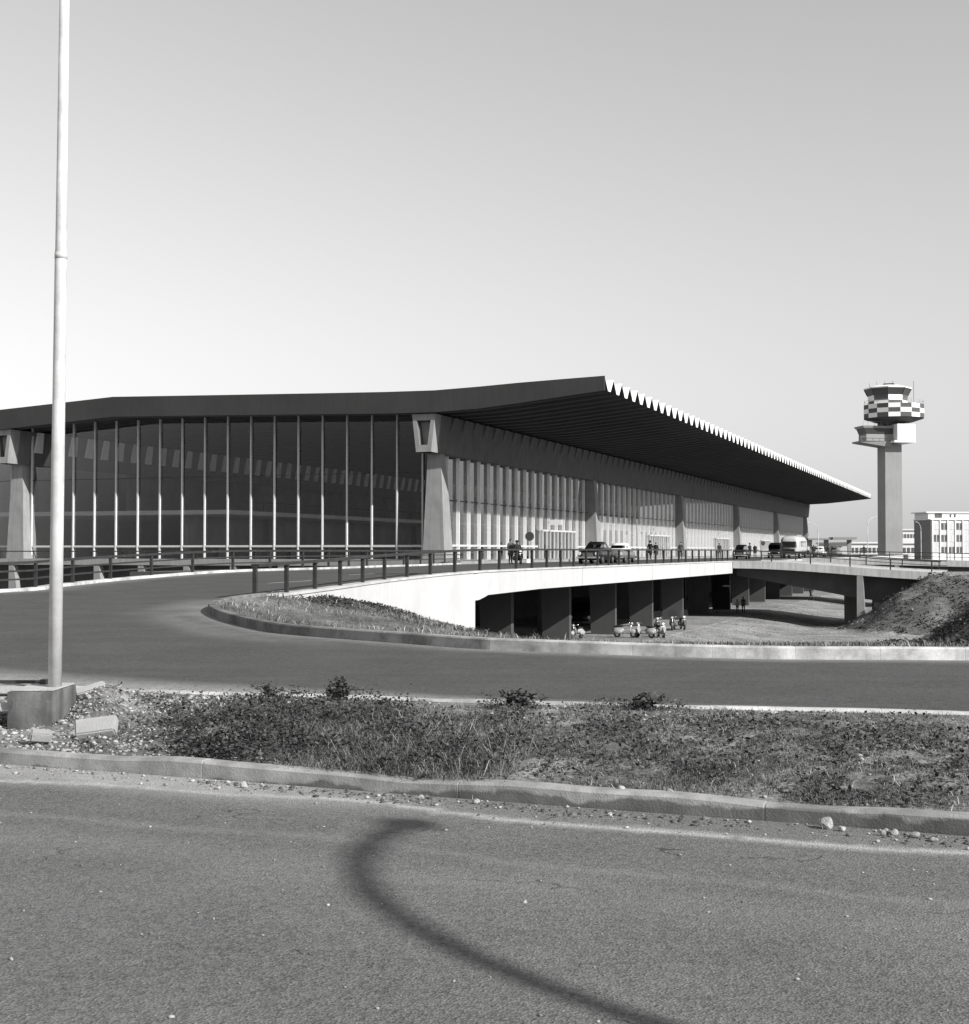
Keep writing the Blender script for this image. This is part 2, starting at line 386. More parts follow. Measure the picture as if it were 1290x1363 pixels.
def sheet(name, V, z, f, material, kind='structure', dust=None, smooth_=True):
    me = bpy.data.meshes.new(name); me.from_pydata(np.column_stack([V, z]).tolist(), [], f)
    me.materials.append(material)
    if dust is not None:
        a = me.attributes.new('dust', 'FLOAT', 'POINT'); a.data.foreach_set('value', np.asarray(dust, np.float32))
    me.polygons.foreach_set('use_smooth', [smooth_]*len(f)); me.update()
    bm = bmesh.new(); bm.from_mesh(me); bmesh.ops.recalc_face_normals(bm, faces=bm.faces)
    if sum(q.normal.z for q in bm.faces) < 0: bmesh.ops.reverse_faces(bm, faces=bm.faces)
    bm.to_mesh(me); bm.free()
    return tag(link(me, name), kind=kind)

# ------------------------------------------------------------------ near road
def rows(path, ds, step, side, x0, x1):
    P = [q for q in resample(path, step) if x0 < q[0] < x1]; out = []
    for k, d_ in enumerate(ds):
        for i in range(len(P)):
            a = Vector(P[max(i - 1, 0)]); b_ = Vector(P[min(i + 1, len(P) - 1)]); t = (b_ - a).normalized(); p = Vector(P[i]) + t*(step*.5*(k % 2)) + Vector((-t.y, t.x))*d_*side
            out.append((p.x + random.uniform(-.02, .02), p.y + random.uniform(-.01, .01)))
    return out
def near_z(V): return np.full(len(V), -1.7)
edge = [q for q in near_kerb if -40 <= q[0] <= 40]
poly = edge + [(40, -40), (-40, -40)]
V, z, f = cdt(poly, near_z, [(-9, 9, 3, 14, .3), (-40, 40, -40, 26, 3.)], extra=rows(near_kerb, np.arange(.05, 2.4, .075), .13, -1, -7, 6))
d = seg_dist(V, near_kerb)
wob = .10*np.sin(V[:, 0]*1.3) + .05*np.sin(V[:, 0]*3.1 + 1)
lft = np.clip((.4 - V[:, 0])/2.2, 0, 1)
dust = 1.15*np.exp(-((d - .50 - wob)/.06)**2) + .15*np.exp(-((d - 1.62 - wob)/.07)**2) + .1*np.exp(-((d - 2.15)/.3)**2)
dust = np.maximum(dust, (.10 + .35*lft)*(d < .5 + wob)); dust = np.maximum(dust, lft*.7*np.exp(-(np.maximum(d - .35, 0)/.3)**2))
dust = np.clip(dust, 0, 1)
sheet('road', V, z, f, M['near_asphalt'], dust=dust)

# ------------------------------------------------------------------ mid road, ramp and elevated forecourt (one asphalt sheet)
pk = [PU(3.0, u) for u in (-5, 20, 60, 120, 180, 300)]
deck_edge = [PU(17.4, u) for u in (300, 180, 120, 60, 23)]
poly = [q for q in mid_kerb if q[0] >= -40] + [(60, 4)] + [q for q in isl_kerb[:-1]] + wall_all[:-1] + list(reversed(deck_edge)) + list(reversed(pk)) + [q for q in reversed(left_kerb[:-1])]
def ramp_z(V): return np.array([zr(y) for y in V[:, 1]])
V, z, f = cdt(poly, ramp_z, [(-22, 12, 12, 34, .45), (-30, 12, 34, 66, .9), (-30, 60, 66, 135, 3)], extra=rows(mid_kerb, np.arange(.06, 3.2, .16), .3, 1, -12, 10))
dk = seg_dist(V, mid_kerb); di = seg_dist(V, isl_kerb); dl = seg_dist(V, left_kerb)
side = np.clip((V[:, 0] + 14)/10, 0, 1)
dust = np.clip(2.2 - 2.*dk/np.interp(V[:, 0], [-8, -4, 0, 5], [2.9, 2.1, 1.35, 1.0]), 0, 1)*.9
dust = np.maximum(dust, .65*np.clip(1 - di/.7, 0, 1)); dust = np.maximum(dust, .5*np.clip(1 - dl/1.2, 0, 1))
dust = np.maximum(dust, .35*np.exp(-((di - 1.0)/.5)**2)*np.clip((-V[:, 0] - 2)/3, 0, 1))
dust[V[:, 1] > 66] *= .5
sheet('ramp_road', V, z, f, M['mid_asphalt'], dust=dust)
ml = MB()
for a, b in (((357.7, 777, -1.245), (414.7, 772.4, -1.16)), ((464.7, 766, -1.06), (511, 763.5, -1.01)), ((357, 784, -1.3), (400, 781, -1.22))):
    p, q = Vector(gp(*a)), Vector(gp(*b)); n = (q - p).orthogonal().normalized()*.06
    cs = [p - n, q - n, q + n, p + n]
    ml.add([(c.x, c.y, E + zr(c.y) + .006) for c in cs], [(0, 1, 2, 3)])
tag(ml.build('road_markings', M['line'], recalc=False), kind='structure')

# ------------------------------------------------------------------ kerbs
def sweep(path, zf, prof, side=1, groove=0., step=None):
    """sweep profile [(offset sideways, height)] along a 2D path; optional joint grooves every `step`"""
    P = [Vector(q) for q in path]; S = [0]
    for a, b in zip(P, P[1:]): S.append(S[-1] + (b - a).length)
    stations = [(s, 1.) for s in S]
    if step:
        k = step
        while k < S[-1] - .1:
            stations += [(k - .009, 1.), (k - .004, .0), (k + .004, .0), (k + .009, 1.)]; k += step
        stations.sort()
    rings = []; i = 0
    for s, g in stations:
        while i < len(S) - 2 and s > S[i + 1]: i += 1
        t = (s - S[i])/max(S[i + 1] - S[i], 1e-6); p = P[i].lerp(P[i + 1], t)
        ta = (P[min(i + 1, len(P) - 1)] - P[max(i - 1, 0)]).normalized() if t < .5 else (P[min(i + 2, len(P) - 1)] - P[i]).normalized()
        n = Vector((-ta.y, ta.x))*side; z0 = zf(p.x, p.y)
        cx = sum(q[0] for q in prof)/len(prof); cz = sum(q[1] for q in prof)/len(prof)
        k = 1 - (1 - g)*.022
        rings.append([(p.x + n.x*(cx + (o - cx)*k), p.y + n.y*(cx + (o - cx)*k), E + z0 + cz + (h - cz)*k) for o, h in prof])
    return MB().loft(rings)
kp = lambda w, h: [(0, -.25), (0.01, h - .02), (.03, h), (w - .02, h), (w, h - .02), (w, -.25)]
def jitter_z(x, y): return .012*math.sin(x*2.3) + .008*math.sin(x*5.1 + 1)
tag(sweep([q for q in near_kerb if abs(q[0]) < 30], lambda x, y: -1.7 + jitter_z(x, y), kp(.16, .115), 1, step=2.1).build('kerb', M['kerb']), kind='structure')
tag(sweep([q for q in mid_kerb if abs(q[0]) < 30], lambda x, y: -1.7 + .5*jitter_z(x, y), [(-.14, -.25), (-.14, .10), (-.12, .125), (-.01, .125), (0, .1), (0, -.25)], 1, step=1.2).build('kerb', M['kerb_white']), kind='structure')
def island_kerb():
    m = mat('island_kerb', .62, .9, .16, 1.6, .2, 50, spots=.55); N, L = m.node_tree.nodes, m.node_tree.links; b = N['Principled BSDF']
    src = b.inputs['Base Color'].links[0].from_socket; tc = N.new('ShaderNodeTexCoord'); sp = N.new('ShaderNodeSeparateXYZ'); L.new(tc.outputs['Object'], sp.inputs[0])
    r = N.new('ShaderNodeMapRange'); r.inputs['From Min'].default_value = -3.5; r.inputs['From Max'].default_value = 3; r.inputs['To Min'].default_value = .3; L.new(sp.outputs['X'], r.inputs['Value'])
    x = N.new('ShaderNodeMix'); x.data_type = 'RGBA'; x.blend_type = 'MULTIPLY'; x.inputs['Factor'].default_value = 1; L.new(src, x.inputs['A']); L.new(r.outputs[0], x.inputs['B']); L.new(x.outputs['Result'], b.inputs['Base Color']); return m
M['island_kerb'] = island_kerb()             # whitewash only from the middle of the island on
tag(sweep([q for q in isl_kerb if q[0] < 45], lambda x, y: zr(y), [(-.01, -.3), (0, .17), (.02, .195), (.2, .195), (.22, .17), (.22, -.3)], -1, step=1.3).build('kerb', M['island_kerb']), kind='structure')
tag(sweep(left_kerb, lambda x, y: zr(y), [(0, -.3), (0, .08), (.02, .1), (.4, .1), (.42, .08), (.42, -4.6)], 1).build('kerb', M['kerb_white']), kind='structure')

# ------------------------------------------------------------------ median
xs = np.concatenate([np.arange(-30, -8, .5), np.arange(-8, 8, .06), np.arange(8, 30, .5)]); nr = 84
yn = np.array([y_on(near_kerb, x) for x in xs]) + .15; ym = np.array([y_on(mid_kerb, x) for x in xs]) - .1
T = np.linspace(0, 1, nr)
def vnoise(X, Y, s, seed):
    r = np.random.default_rng(seed); t = r.uniform(0, 1, (64, 64))
    x, y = X*s, Y*s; xi, yi = np.floor(x).astype(int), np.floor(y).astype(int); fx, fy = x - xi, y - yi
    fx = fx*fx*(3 - 2*fx); fy = fy*fy*(3 - 2*fy); g = lambda a, b: t[a % 64, b % 64]
    return (g(xi, yi)*(1 - fx) + g(xi + 1, yi)*fx)*(1 - fy) + (g(xi, yi + 1)*(1 - fx) + g(xi + 1, yi + 1)*fx)*fy
def med_z(X, Y):
    X = np.asarray(X, float); Y = np.asarray(Y, float)
    a = np.interp(X, xs, yn); b = np.interp(X, xs, ym); t = np.clip((Y - a)/(b - a), 0, 1)
    env = np.clip(np.minimum(t, 1 - t)*6, 0, 1)
    n = .55*vnoise(X, Y, 1.1, 1) + .3*vnoise(X, Y, 3.1, 2) + .2*vnoise(X, Y, 8, 3) + .12*vnoise(X, Y, 17, 4)
    hump = np.interp(X, [-6, -3.5, -2, 1, 3, 6], [.0, .0, .07, .1, .06, .08])*np.sin(t*math.pi)
    heap = .27*np.exp(-((X + 3.68)/.3)**2 - ((Y - 13.5)/.5)**2) + .12*np.exp(-((X + 3.4)/.4)**2 - ((Y - 12.9)/.3)**2)
    return -1.605 + env*((n - .55)*.16 + heap) + hump
GX, GT = np.meshgrid(xs, T); GY = yn[None, :]*(1 - GT) + ym[None, :]*GT
V = np.stack([GX.ravel(), GY.ravel()], 1); nx = len(xs)
f = [(j*nx + i, j*nx + i + 1, (j + 1)*nx + i + 1, (j + 1)*nx + i) for j in range(nr - 1) for i in range(nx - 1)]
sheet('median_ground', V, med_z(V[:, 0], V[:, 1]) + E, f, M['soil'])

# ------------------------------------------------------------------ verge / bank / yard terrain and far ground
wl = [(q[0] + .12, q[1] - .03) for q in wall_all]
poly = [q for q in isl_kerb[:-1]] + [(-6.72, 42)] + wl[1:] + [PU(17.5, 60), PU(17.5, 130), PU(17.5, 300), (230, 300), (160, 100), (90, 30)]
V, z, f = cdt(poly, island_z, [(-8, 30, 20, 70, .55), (-8, 48, 70, 128, .9), (-8, 110, 128, 240, 4), (48, 110, 20, 128, 3)])
vg = sheet('verge', V, z, f, M['verge']); vg.data.materials.append(M['lower'])
cen = np.array([tuple(q.center) for q in vg.data.polygons]); dcr = seg_dist(cen[:, :2], crest)
vg.data.polygons.foreach_set('material_index', ((cen[:, 1] > 74 + 3*np.sin(cen[:, 0]*.7)) & (dcr > 7.5)).astype(np.int32))
g = MB(); g.quad((-3000, -400, E - 7.0), (3000, -400, E - 7.0), (3000, 6000, E - 7.0), (-3000, 6000, E - 7.0))
tag(g.build('ground', M['far'], recalc=False), kind='structure')
b = MB(); cs = [PU(-90, -64), PU(17.75, -64), PU(17.75, 300), PU(-90, 300)]
b.hexa([(x, y, E - 7.2) for x, y in cs], [(x, y, E - 5.83) for x, y in cs])
tag(b.build('lower_pavement', M['lower']), kind='structure')

# ------------------------------------------------------------------ scatter helpers (leaves, blades, stones)
def np_mesh(name, V, Fc, material):
    me = bpy.data.meshes.new(name); V = np.asarray(V, np.float32); Fc = np.asarray(Fc, np.int32)
    k = Fc.shape[1]; me.vertices.add(len(V)); me.vertices.foreach_set('co', V.ravel())
    me.loops.add(Fc.size); me.loops.foreach_set('vertex_index', Fc.ravel())
    me.polygons.add(len(Fc)); me.polygons.foreach_set('loop_start', np.arange(0, Fc.size, k, dtype=np.int32))
    me.materials.append(material); me.update(calc_edges=True); me.validate(); return me
def blades(P, h, w, lean, curl=1.):
    n = len(P); a = rng.uniform(0, 2*np.pi, n); b = rng.uniform(0, 2*np.pi, n)
    wv = np.stack([np.cos(a), np.sin(a), 0*a], 1)*(w/2)[:, None]
    ld = np.stack([np.cos(b), np.sin(b), 0*b], 1)*(lean*h)[:, None]
    up = np.array([0, 0, 1.])
    m = P + up*(h*.6)[:, None] + ld*.35; t = P + up*(h*(1 - .3*curl*lean))[:, None] + ld
    V = np.stack([P - wv, P + wv, m - wv*.7, m + wv*.7, t], 1).reshape(-1, 3)
    o = np.arange(n)[:, None]*5
    return V, np.concatenate([o + np.array([0, 1, 3]), o + np.array([0, 3, 2]), o + np.array([2, 3, 4])])
def leaves(P, size, flat=.6):
    n = len(P); d = rng.normal(size=(n, 3)); d[:, 2] *= .5; d /= np.linalg.norm(d, axis=1)[:, None]
    q = rng.normal(size=(n, 3)); q[:, 2] += flat*3; s = np.cross(d, q); s /= np.linalg.norm(s, axis=1)[:, None]
    l = size[:, None]; nrm = np.cross(s, d)
    V = np.stack([P, P + d*l*.5 + s*l*.32 + nrm*l*.08, P + d*l, P + d*l*.5 - s*l*.32 + nrm*l*.08], 1).reshape(-1, 3)
    o = np.arange(n)[:, None]*4
    return V, np.concatenate([o + np.array([0, 1, 2]), o + np.array([0, 2, 3])])
OCT = np.array([(1, 0, 0), (-1, 0, 0), (0, 1, 0), (0, -1, 0), (0, 0, 1), (0, 0, -1), (.62, .62, .5), (-.6, .62, .45), (.6, -.62, .4), (-.62, -.6, .5)])
def hull_faces(pts):
    bm = bmesh.new(); [bm.verts.new(p) for p in pts]; bmesh.ops.convex_hull(bm, input=bm.verts); bm.verts.index_update()
    bmesh.ops.triangulate(bm, faces=bm.faces); bm.verts.index_update()
    fs = [[v.index for v in q.verts] for q in bm.faces]; vs = [tuple(v.co) for v in bm.verts]; bm.free(); return np.array(vs), np.array(fs)
OV, OF = hull_faces([tuple(q) for q in OCT])
def stones(P, r):
    n = len(P); k = len(OV)
    S = OV[None]*rng.uniform(.65, 1.25, (n, k, 1)); sc3 = np.stack([rng.uniform(.7, 1.4, n), rng.uniform(.7, 1.3, n), rng.uniform(.45, .9, n)], 1)*r[:, None]
    a = rng.uniform(0, 6.28, n); S = S*sc3[:, None, :]; c, s = np.cos(a)[:, None], np.sin(a)[:, None]
    X = S[..., 0]*c - S[..., 1]*s; Y = S[..., 0]*s + S[..., 1]*c
    V = np.stack([X, Y, S[..., 2]], 2) + P[:, None, :]
    return V.reshape(-1, 3), (np.arange(n)[:, None, None]*k + OF[None]).reshape(-1, 3)
def join(parts):
    Vs, Fs, o = [], [], 0
    for v, q in parts: Vs.append(v); Fs.append(q + o); o += len(v)
    return np.concatenate(Vs), np.concatenate(Fs)
def med_px(px, py):                        # photo pixel -> point on the median
    x, y = gp(px, py, -1.6); return x, y
def on_med(x, y, up=0.): return np.column_stack([x, y, med_z(x, y) + E + up])
def ell(n, px, py, rx, ry):                # gaussian cloud of points on the median, given in photo pixels
    q = rng.normal(size=(n*2, 2))*.6; q = q[(q**2).sum(1) < 1.1][:n]; pxx = px + q[:, 0]*rx; pyy = py + q[:, 1]*ry
    pyy = np.clip(pyy, 905, 1100); Y = 1.6*F/(pyy - YH); return (pxx - CX)/F*Y, Y
def keep_med(x, y, m0=.17, m1=.16):
    a = np.interp(x, xs, yn) - .15; b = np.interp(x, xs, ym) + .1; k = (y > a + m0) & (y < b - m1)
    return x[k], y[k]

# broad-leaved weeds
LP = []
for n, px, py, rx, ry, h in ((7500, 325, 978, 110, 50, .15), (3400, 285, 1000, 60, 32, .14), (5500, 430, 970, 120, 42, .15), (5200, 560, 1005, 130, 44, .13), (900, 210, 965, 60, 36, .07), (2200, 760, 1000, 120, 40, .08), (1300, 680, 960, 50, 26, .13), (900, 850, 943, 70, 9, .09), (500, 640, 1010, 90, 30, .1), (2600, 1080, 985, 190, 48, .05), (2600, 1210, 1020, 120, 60, .05), (2000, 900, 985, 150, 44, .05), (500, 930, 1035, 60, 16, .08), (500, 1120, 1055, 80, 16, .07), (200, 200, 930, 60, 10, .06), (160, 120, 990, 24, 12, .06)):
    x, y = keep_med(*ell(n, px, py, rx, ry), .05 if 380 < px < 620 else .16, .2); cl = vnoise(x, y, 3.2, 21)*.7 + vnoise(x, y, 7.5, 20)*.45; k = cl > .44; x, y, cl = x[k], y[k], cl[k]
    zz = rng.uniform(0, 1, len(x))**.8*h*(2.2*(cl - .3)); P = on_med(x, y); P[:, 2] += zz; LP.append(P)
LP = np.concatenate(LP)
v1 = leaves(LP, rng.uniform(.014, .05, len(LP)))
tag(link(np_mesh('weeds', *v1, M['leaf']), 'weeds'), 'dark broad leaved weeds spreading over the median strip', 'weeds', kind='stuff')
# green grass with a tangle of long stems
GP, GH = [], []
for n, px, py, rx, ry, h in ((9000, 520, 1000, 160, 44, .17), (4500, 400, 975, 130, 40, .15), (3000, 650, 1010, 120, 34, .14), (1800, 780, 1010, 120, 45, .10), (2600, 860, 943, 110, 11, .11), (8000, 880, 985, 170, 48, .08), (10000, 1080, 970, 200, 42, .07), (11000, 1180, 1030, 190, 56, .07), (6500, 930, 1030, 150, 30, .09), (2600, 1110, 1055, 90, 20, .08), (900, 230, 935, 120, 14, .06), (800, 140, 985, 40, 18, .1), (400, 690, 945, 30, 18, .16)):
    x, y = keep_med(*ell(n, px, py, rx, ry), .04 if 380 < px < 700 else .17); cl = vnoise(x, y, 2.8, 22)*.7 + vnoise(x, y, 7, 23)*.5; k = cl > .42; x, y, cl = x[k], y[k], cl[k]
    GP.append(on_med(x, y, -.01)); GH.append(h*rng.uniform(.35, 1.1, len(x))*(.5 + cl*.6))
GP, GH = np.concatenate(GP), np.concatenate(GH)*.75
tag(link(np_mesh('grass', *blades(GP, GH, rng.uniform(.004, .008, len(GP)), rng.uniform(.3, 1.7, len(GP))), M['grass']), 'grass'), 'tangled green grass tufts on the median strip', 'grass', kind='stuff')
x = rng.uniform(-6, 6, 26000); y = rng.uniform(8, 17, 26000); x, y = keep_med(x, y)
cl = vnoise(x, y, 1.9, 24)*.7 + vnoise(x, y, 6, 25)*.5; k = (cl > .55) & (rng.uniform(0, 1, len(x)) < np.interp(x, [-4.5, -3, 0], [.15, .4, 1])); x, y = x[k], y[k]
P = on_med(x, y, -.01); dry = blades(P, rng.uniform(.02, .09, len(P)), rng.uniform(.004, .008, len(P)), rng.uniform(.5, 1.6, len(P)))
x, y = keep_med(*ell(420, 580, 1005, 140, 42)); P = on_med(x, y); stems = blades(P, rng.uniform(.08, .24, len(P)), rng.uniform(.003, .005, len(P)), rng.uniform(.5, 1.8, len(P)))
tag(link(np_mesh('dry_grass', *join([dry, stems]), M['dry']), 'dry_grass'), 'pale dry grass and straw strewn across the median', 'dry grass', kind='stuff')
# gravel on the median and in the gutter
x = np.concatenate([rng.uniform(-6.5, 6.5, 17000), rng.uniform(-6.5, -2.2, 15000)]); y = rng.uniform(8, 17, len(x)); x, y = keep_med(x, y, .2, .15)
den = np.interp(x, [-6, -3.2, -2.2, 0, 6], [1, 1, .35, .22, .2])*(.3 + vnoise(x, y, 1.6, 31)); k = rng.uniform(0, 1, len(x)) < den; x, y = x[k], y[k]
r = np.minimum(rng.lognormal(math.log(.012), .5, len(x)), .04)*np.interp(x, [-4, -2, 0], [1.15, .9, .75])
g1 = stones(on_med(x, y, .003), r)
s = rng.uniform(-5, 5, 1000); off = np.abs(rng.normal(0, .22, 1000)) + .04; y = np.array([y_on(near_kerb, q) for q in s]) - off
k = rng.uniform(0, 1, 1000) < np.interp(s, [-5, -2, 0, 1, 5], [1, .5, .35, .3, .35]); s, y = s[k], y[k]
g2 = stones(np.column_stack([s, y, np.full(len(s), .006)]), np.minimum(rng.lognormal(math.log(.008), .5, len(s)), .022))
s = rng.uniform(-4, 4, 500); y = rng.uniform(4.5, 9.6, 500); k = y < np.array([y_on(near_kerb, q) for q in s]) - .3; s, y = s[k], y[k]
g3 = stones(np.column_stack([s, y, np.full(len(s), .002)]), np.minimum(rng.lognormal(math.log(.005), .5, len(s)), .014))
s = rng.uniform(-2.5, 5, 900); off = rng.uniform(.08, .42, 900)*rng.uniform(.6, 1, 900); y = np.array([y_on(near_kerb, q) for q in s]) - off
k = vnoise(s, y*0, 1.7, 51) > .42; s, y = s[k], y[k]; gd = stones(np.column_stack([s, y, np.full(len(s), .0)]), np.minimum(rng.lognormal(math.log(.011), .5, len(s)), .032))
tag(link(np_mesh('gutter_dirt', *gd, M['clod']), 'gutter_dirt'), 'dark crumbs of earth lying in the gutter', 'dirt', kind='stuff')
tag(link(np_mesh('gravel', *join([g1, g2, g3]), M['gravel']), 'gravel'), 'loose pale gravel and broken stone beside the kerb', 'gravel', kind='stuff')
# verge and bank vegetation
def on_isl(x, y, up=0.):
    P = np.column_stack([x, y]); return np.column_stack([x, y, island_z(P) + E + up])
def isl_mask(x, y):
    P = np.column_stack([x, y]); k = (seg_dist(P, isl_kerb) > .28) & (seg_dist(P, wall_all) > .2)
    # right of the kerb/wall line
    wx = np.interp(y, [q[1] for q in wall_all], [q[0] for q in wall_all]); ik = sorted([(q[1], q[0]) for q in isl_kerb])
    up = np.where(y > 42, x > wx, True); kx = np.interp(x, *zip(*[(q[0], q[1]) for q in sorted(isl_kerb[:int(len(isl_kerb)*.8)])]))
    tip = np.where((y <= 42) & (y > 31), x > np.interp(y, [31, 33.6, 35.8, 38.2, 40.4, 42], [-5.8, -6.6, -7.15, -7.4, -7.25, -6.8]) + .25, True)
    lo = np.where(y <= 31, y > kx, True); return k & up & tip & lo
x = rng.uniform(-8, 12, 70000); y = 20 + 24*rng.uniform(0, 1, 70000)**1.5; k = isl_mask(x, y); x, y = x[k], y[k]
cl = vnoise(x, y, .9, 41)*.6 + vnoise(x, y, 3, 42)*.6; k = cl > .55; x, y = x[k], y[k]
va = blades(on_isl(x, y, -.02), rng.uniform(.04, .14, len(x)), rng.uniform(.012, .02, len(x)), rng.uniform(.2, .9, len(x)))
x = rng.uniform(-8, 30, 52000); y = rng.uniform(42, 96, 52000); k = isl_mask(x, y); x, y = x[k], y[k]
cl = vnoise(x, y, .5, 43)*.6 + vnoise(x, y, 1.7, 44)*.6; k = (cl > .52) & ((y < 80) | (rng.uniform(0, 1, len(x)) < .25)); x, y = x[k], y[k]
vb = blades(on_isl(x, y, -.03), rng.uniform(.08, .26, len(x)), rng.uniform(.03, .045, len(x)), rng.uniform(.2, .9, len(x)))
tag(link(np_mesh('verge_grass', *join([va, vb]), M['grass']), 'verge_grass'), 'rough grass on the traffic island behind the white kerb', 'grass', kind='stuff')
x = rng.uniform(-8, 20, 26000); y = rng.uniform(22, 80, 26000); k = isl_mask(x, y); x, y = x[k], y[k]
cl = vnoise(x, y, .6, 45); k = cl > .5; x, y = x[k], y[k]
tag(link(np_mesh('dry_verge_grass', *blades(on_isl(x, y, -.02), rng.uniform(.08, .24, len(x)), rng.uniform(.015, .035, len(x)), rng.uniform(.3, 1, len(x))), M['dry']), 'dry_verge_grass'), 'pale dry grass mixed into the traffic island verge', 'dry grass', kind='stuff')
# bushy weeds on the mound by the white wall and ivy-like cover on the embankment
w = [Vector(q) for q in resample(wall_s, .25)]
LP = []
for _ in range(9000):
    i = random.random()**.8; q = w[int(i*(len(w) - 22)) + 6]; d = abs(random.gauss(0, 1.3)) + .2; LP.append((q.x + d*.95, q.y - d*.35, random.random()))
LP = np.array(LP); k = isl_mask(LP[:, 0], LP[:, 1]); LP = LP[k]; P = on_isl(LP[:, 0], LP[:, 1]); P[:, 2] += LP[:, 2]*.2*vnoise(P[:, 0], P[:, 1], 1.1, 46)
lw = leaves(P, rng.uniform(.06, .12, len(P)))
x = rng.uniform(18, 44, 60000); y = rng.uniform(50, 116, 60000); dc = seg_dist(np.column_stack([x, y]), crest); k = isl_mask(x, y) & (dc < 7.5) & (dc > .4); x, y = x[k], y[k]
cl = vnoise(x, y, .8, 47)*.5 + vnoise(x, y, 2.5, 48)*.6; k = cl > .5; x, y = x[k], y[k]
P = on_isl(x, y); P[:, 2] += rng.uniform(0, .22, len(x)); lb = leaves(P, rng.uniform(.12, .26, len(P)))
tag(link(np_mesh('bank_weeds', *join([lw, lb]), M['leaf']), 'bank_weeds'), 'dark weeds covering the earth bank beside the bridge', 'weeds', kind='stuff')
x = rng.uniform(18, 44, 3000); y = rng.uniform(55, 116, 3000); dc = seg_dist(np.column_stack([x, y]), crest); k = isl_mask(x, y) & (dc < 8); x, y = x[k], y[k]
x, y = x[::3], y[::3]; q1 = stones(on_isl(x, y, .0), rng.uniform(.05, .13, len(x)))
x = rng.uniform(2, 34, 2200); y = rng.uniform(70, 150, 2200); k = isl_mask(x, y); x, y = x[k], y[k]
q2 = stones(on_isl(x, y, .01), rng.uniform(.025, .085, len(x)))
tag(link(np_mesh('bank_rubble', *join([q1, q2]), M['gravel']), 'bank_rubble'), 'pale rubble scattered over the bank and yard', 'rubble', kind='stuff')

# ------------------------------------------------------------------ individual bushes and stones on the median
def bush(px, py, h, w, n, label):
    x, y = med_px(px, py); t = thing('leafy_weed', label, 'weed', (x, y, float(med_z([x], [y])[0]) + E))
    s = MB(); tips = []
    for k in range(7):
        a = random.uniform(0, 6.28); r = w*random.uniform(.1, .5); tip = (r*math.cos(a), r*math.sin(a), h*random.uniform(.6, 1)); tips.append(tip)
        s.tube([(0, 0, -.02), (tip[0]*.4, tip[1]*.4, tip[2]*.55), tip], [.006, .004, .002], 5)
    s.build('stem', M['leaf'], t)
    P = []
    for _ in range(n):
        tp = random.choice(tips); k = random.uniform(.25, 1.05); g = .035
        P.append((tp[0]*k*k + random.gauss(0, g), tp[1]*k*k + random.gauss(0, g), max(.01, tp[2]*k + random.gauss(0, g*.6))))
    P = np.array(P); o = link(np_mesh('foliage', *leaves(P, rng.uniform(.03, .06, len(P)), .3), M['leaf']), 'foliage', t)
bush(447, 937, .22, .34, 900, 'tallest dark leafy weed standing up against the far road')
bush(690, 952, .18, .3, 600, 'upright dark weed at the middle of the median')
bush(362, 935, .16, .4, 260, 'low rounded leafy weed left of the tallest one')
bush(855, 950, .15, .5, 260, 'low spreading weed along the far kerb of the median')
def rock(px, py, zrel, r, label, flat=.7, seed=0, name='stone', material='stone'):
    x, y = gp(px, py, zrel); q = np.random.default_rng(seed); pts = q.normal(size=(26, 3)); pts /= np.linalg.norm(pts, axis=1)[:, None]
    pts *= q.uniform(.75, 1.1, (26, 1)); r = tuple(q_*.58 for q_ in r); pts *= np.array(r); vs, fs = hull_faces([tuple(p) for p in pts])
    m = MB(); m.add([tuple(v + np.array([0, 0, r[2]*flat])) for v in vs], [tuple(t) for t in fs])
    o = m.build(name, M[material], loc=(x, y, E + zrel), bevel=min(r)*.12); tag(o, label, 'stone'); return o
rock(1097, 1101, -1.7, (.085, .07, .085), 'pale pointed stone in the gutter with a black shadow', seed=1)
rock(1118, 1104, -1.7, (.05, .045, .035), 'small pale stone just right of the pointed stone', seed=2)
rock(634, 1068, -1.7, (.05, .045, .04), 'rounded stone in the gutter below the overhanging grass', seed=3)
rock(561, 1062, -1.7, (.045, .04, .035), 'pale stone beside the tip of the curved lamp shadow', seed=4)
rock(327, 1047, -1.7, (.06, .04, .05), 'dark cracked lump in the gutter below the leafy weeds', seed=5)
rock(826, 1052, -1.6, (.05, .04, .045), 'small rounded stone on the median near its kerb', seed=6)
rock(893, 1056, -1.6, (.07, .05, .05), 'brown clod on the median touching dark weeds', seed=7, material='slab')
rock(811, 1084, -1.7, (.035, .03, .025), 'small pale pebble alone in the dirty gutter', seed=8)
rock(1027, 949, -1.58, (.12, .08, .03), 'flat white stone near the far kerb', seed=9, material='footing_top')
rock(1048, 980, -1.56, (.08, .05, .03), 'flat white stone in dry grass below the far kerb', seed=10, material='footing_top')
rock(1215, 1113, -1.7, (.06, .045, .04), 'dark clod in the gutter at the right', seed=11, material='slab')
rock(1187, 1110, -1.7, (.05, .045, .045), 'dark clod second from the right in the gutter', seed=12, material='slab')
rock(1172, 1110, -1.7, (.035, .03, .04), 'small dark clod next to bigger clods in the gutter', seed=13, material='slab')
rock(1240, 1118, -1.7, (.055, .045, .025), 'flattest dark clod of the gutter row', seed=14, material='slab')
def slab(px, py, dims, rot, label, up=.07):
    x, y = gp(px, py, -1.6); m = MB(); a, b, c = dims
    m.hexa([(-a, -b, -c), (a*.9, -b*.95, -c), (a, b*.9, -c), (-a*.95, b, -c)], [(-a*.97, -b*.9, c), (a*.8, -b, c), (a*.93, b*.8, c), (-a, b*.96, c)])
    o = m.build('concrete_slab', M['slab'], bevel=.012); o.location = (x, y, E + float(med_z([x], [y])[0]) + up); o.rotation_euler = rot; tag(o, label, 'slab')
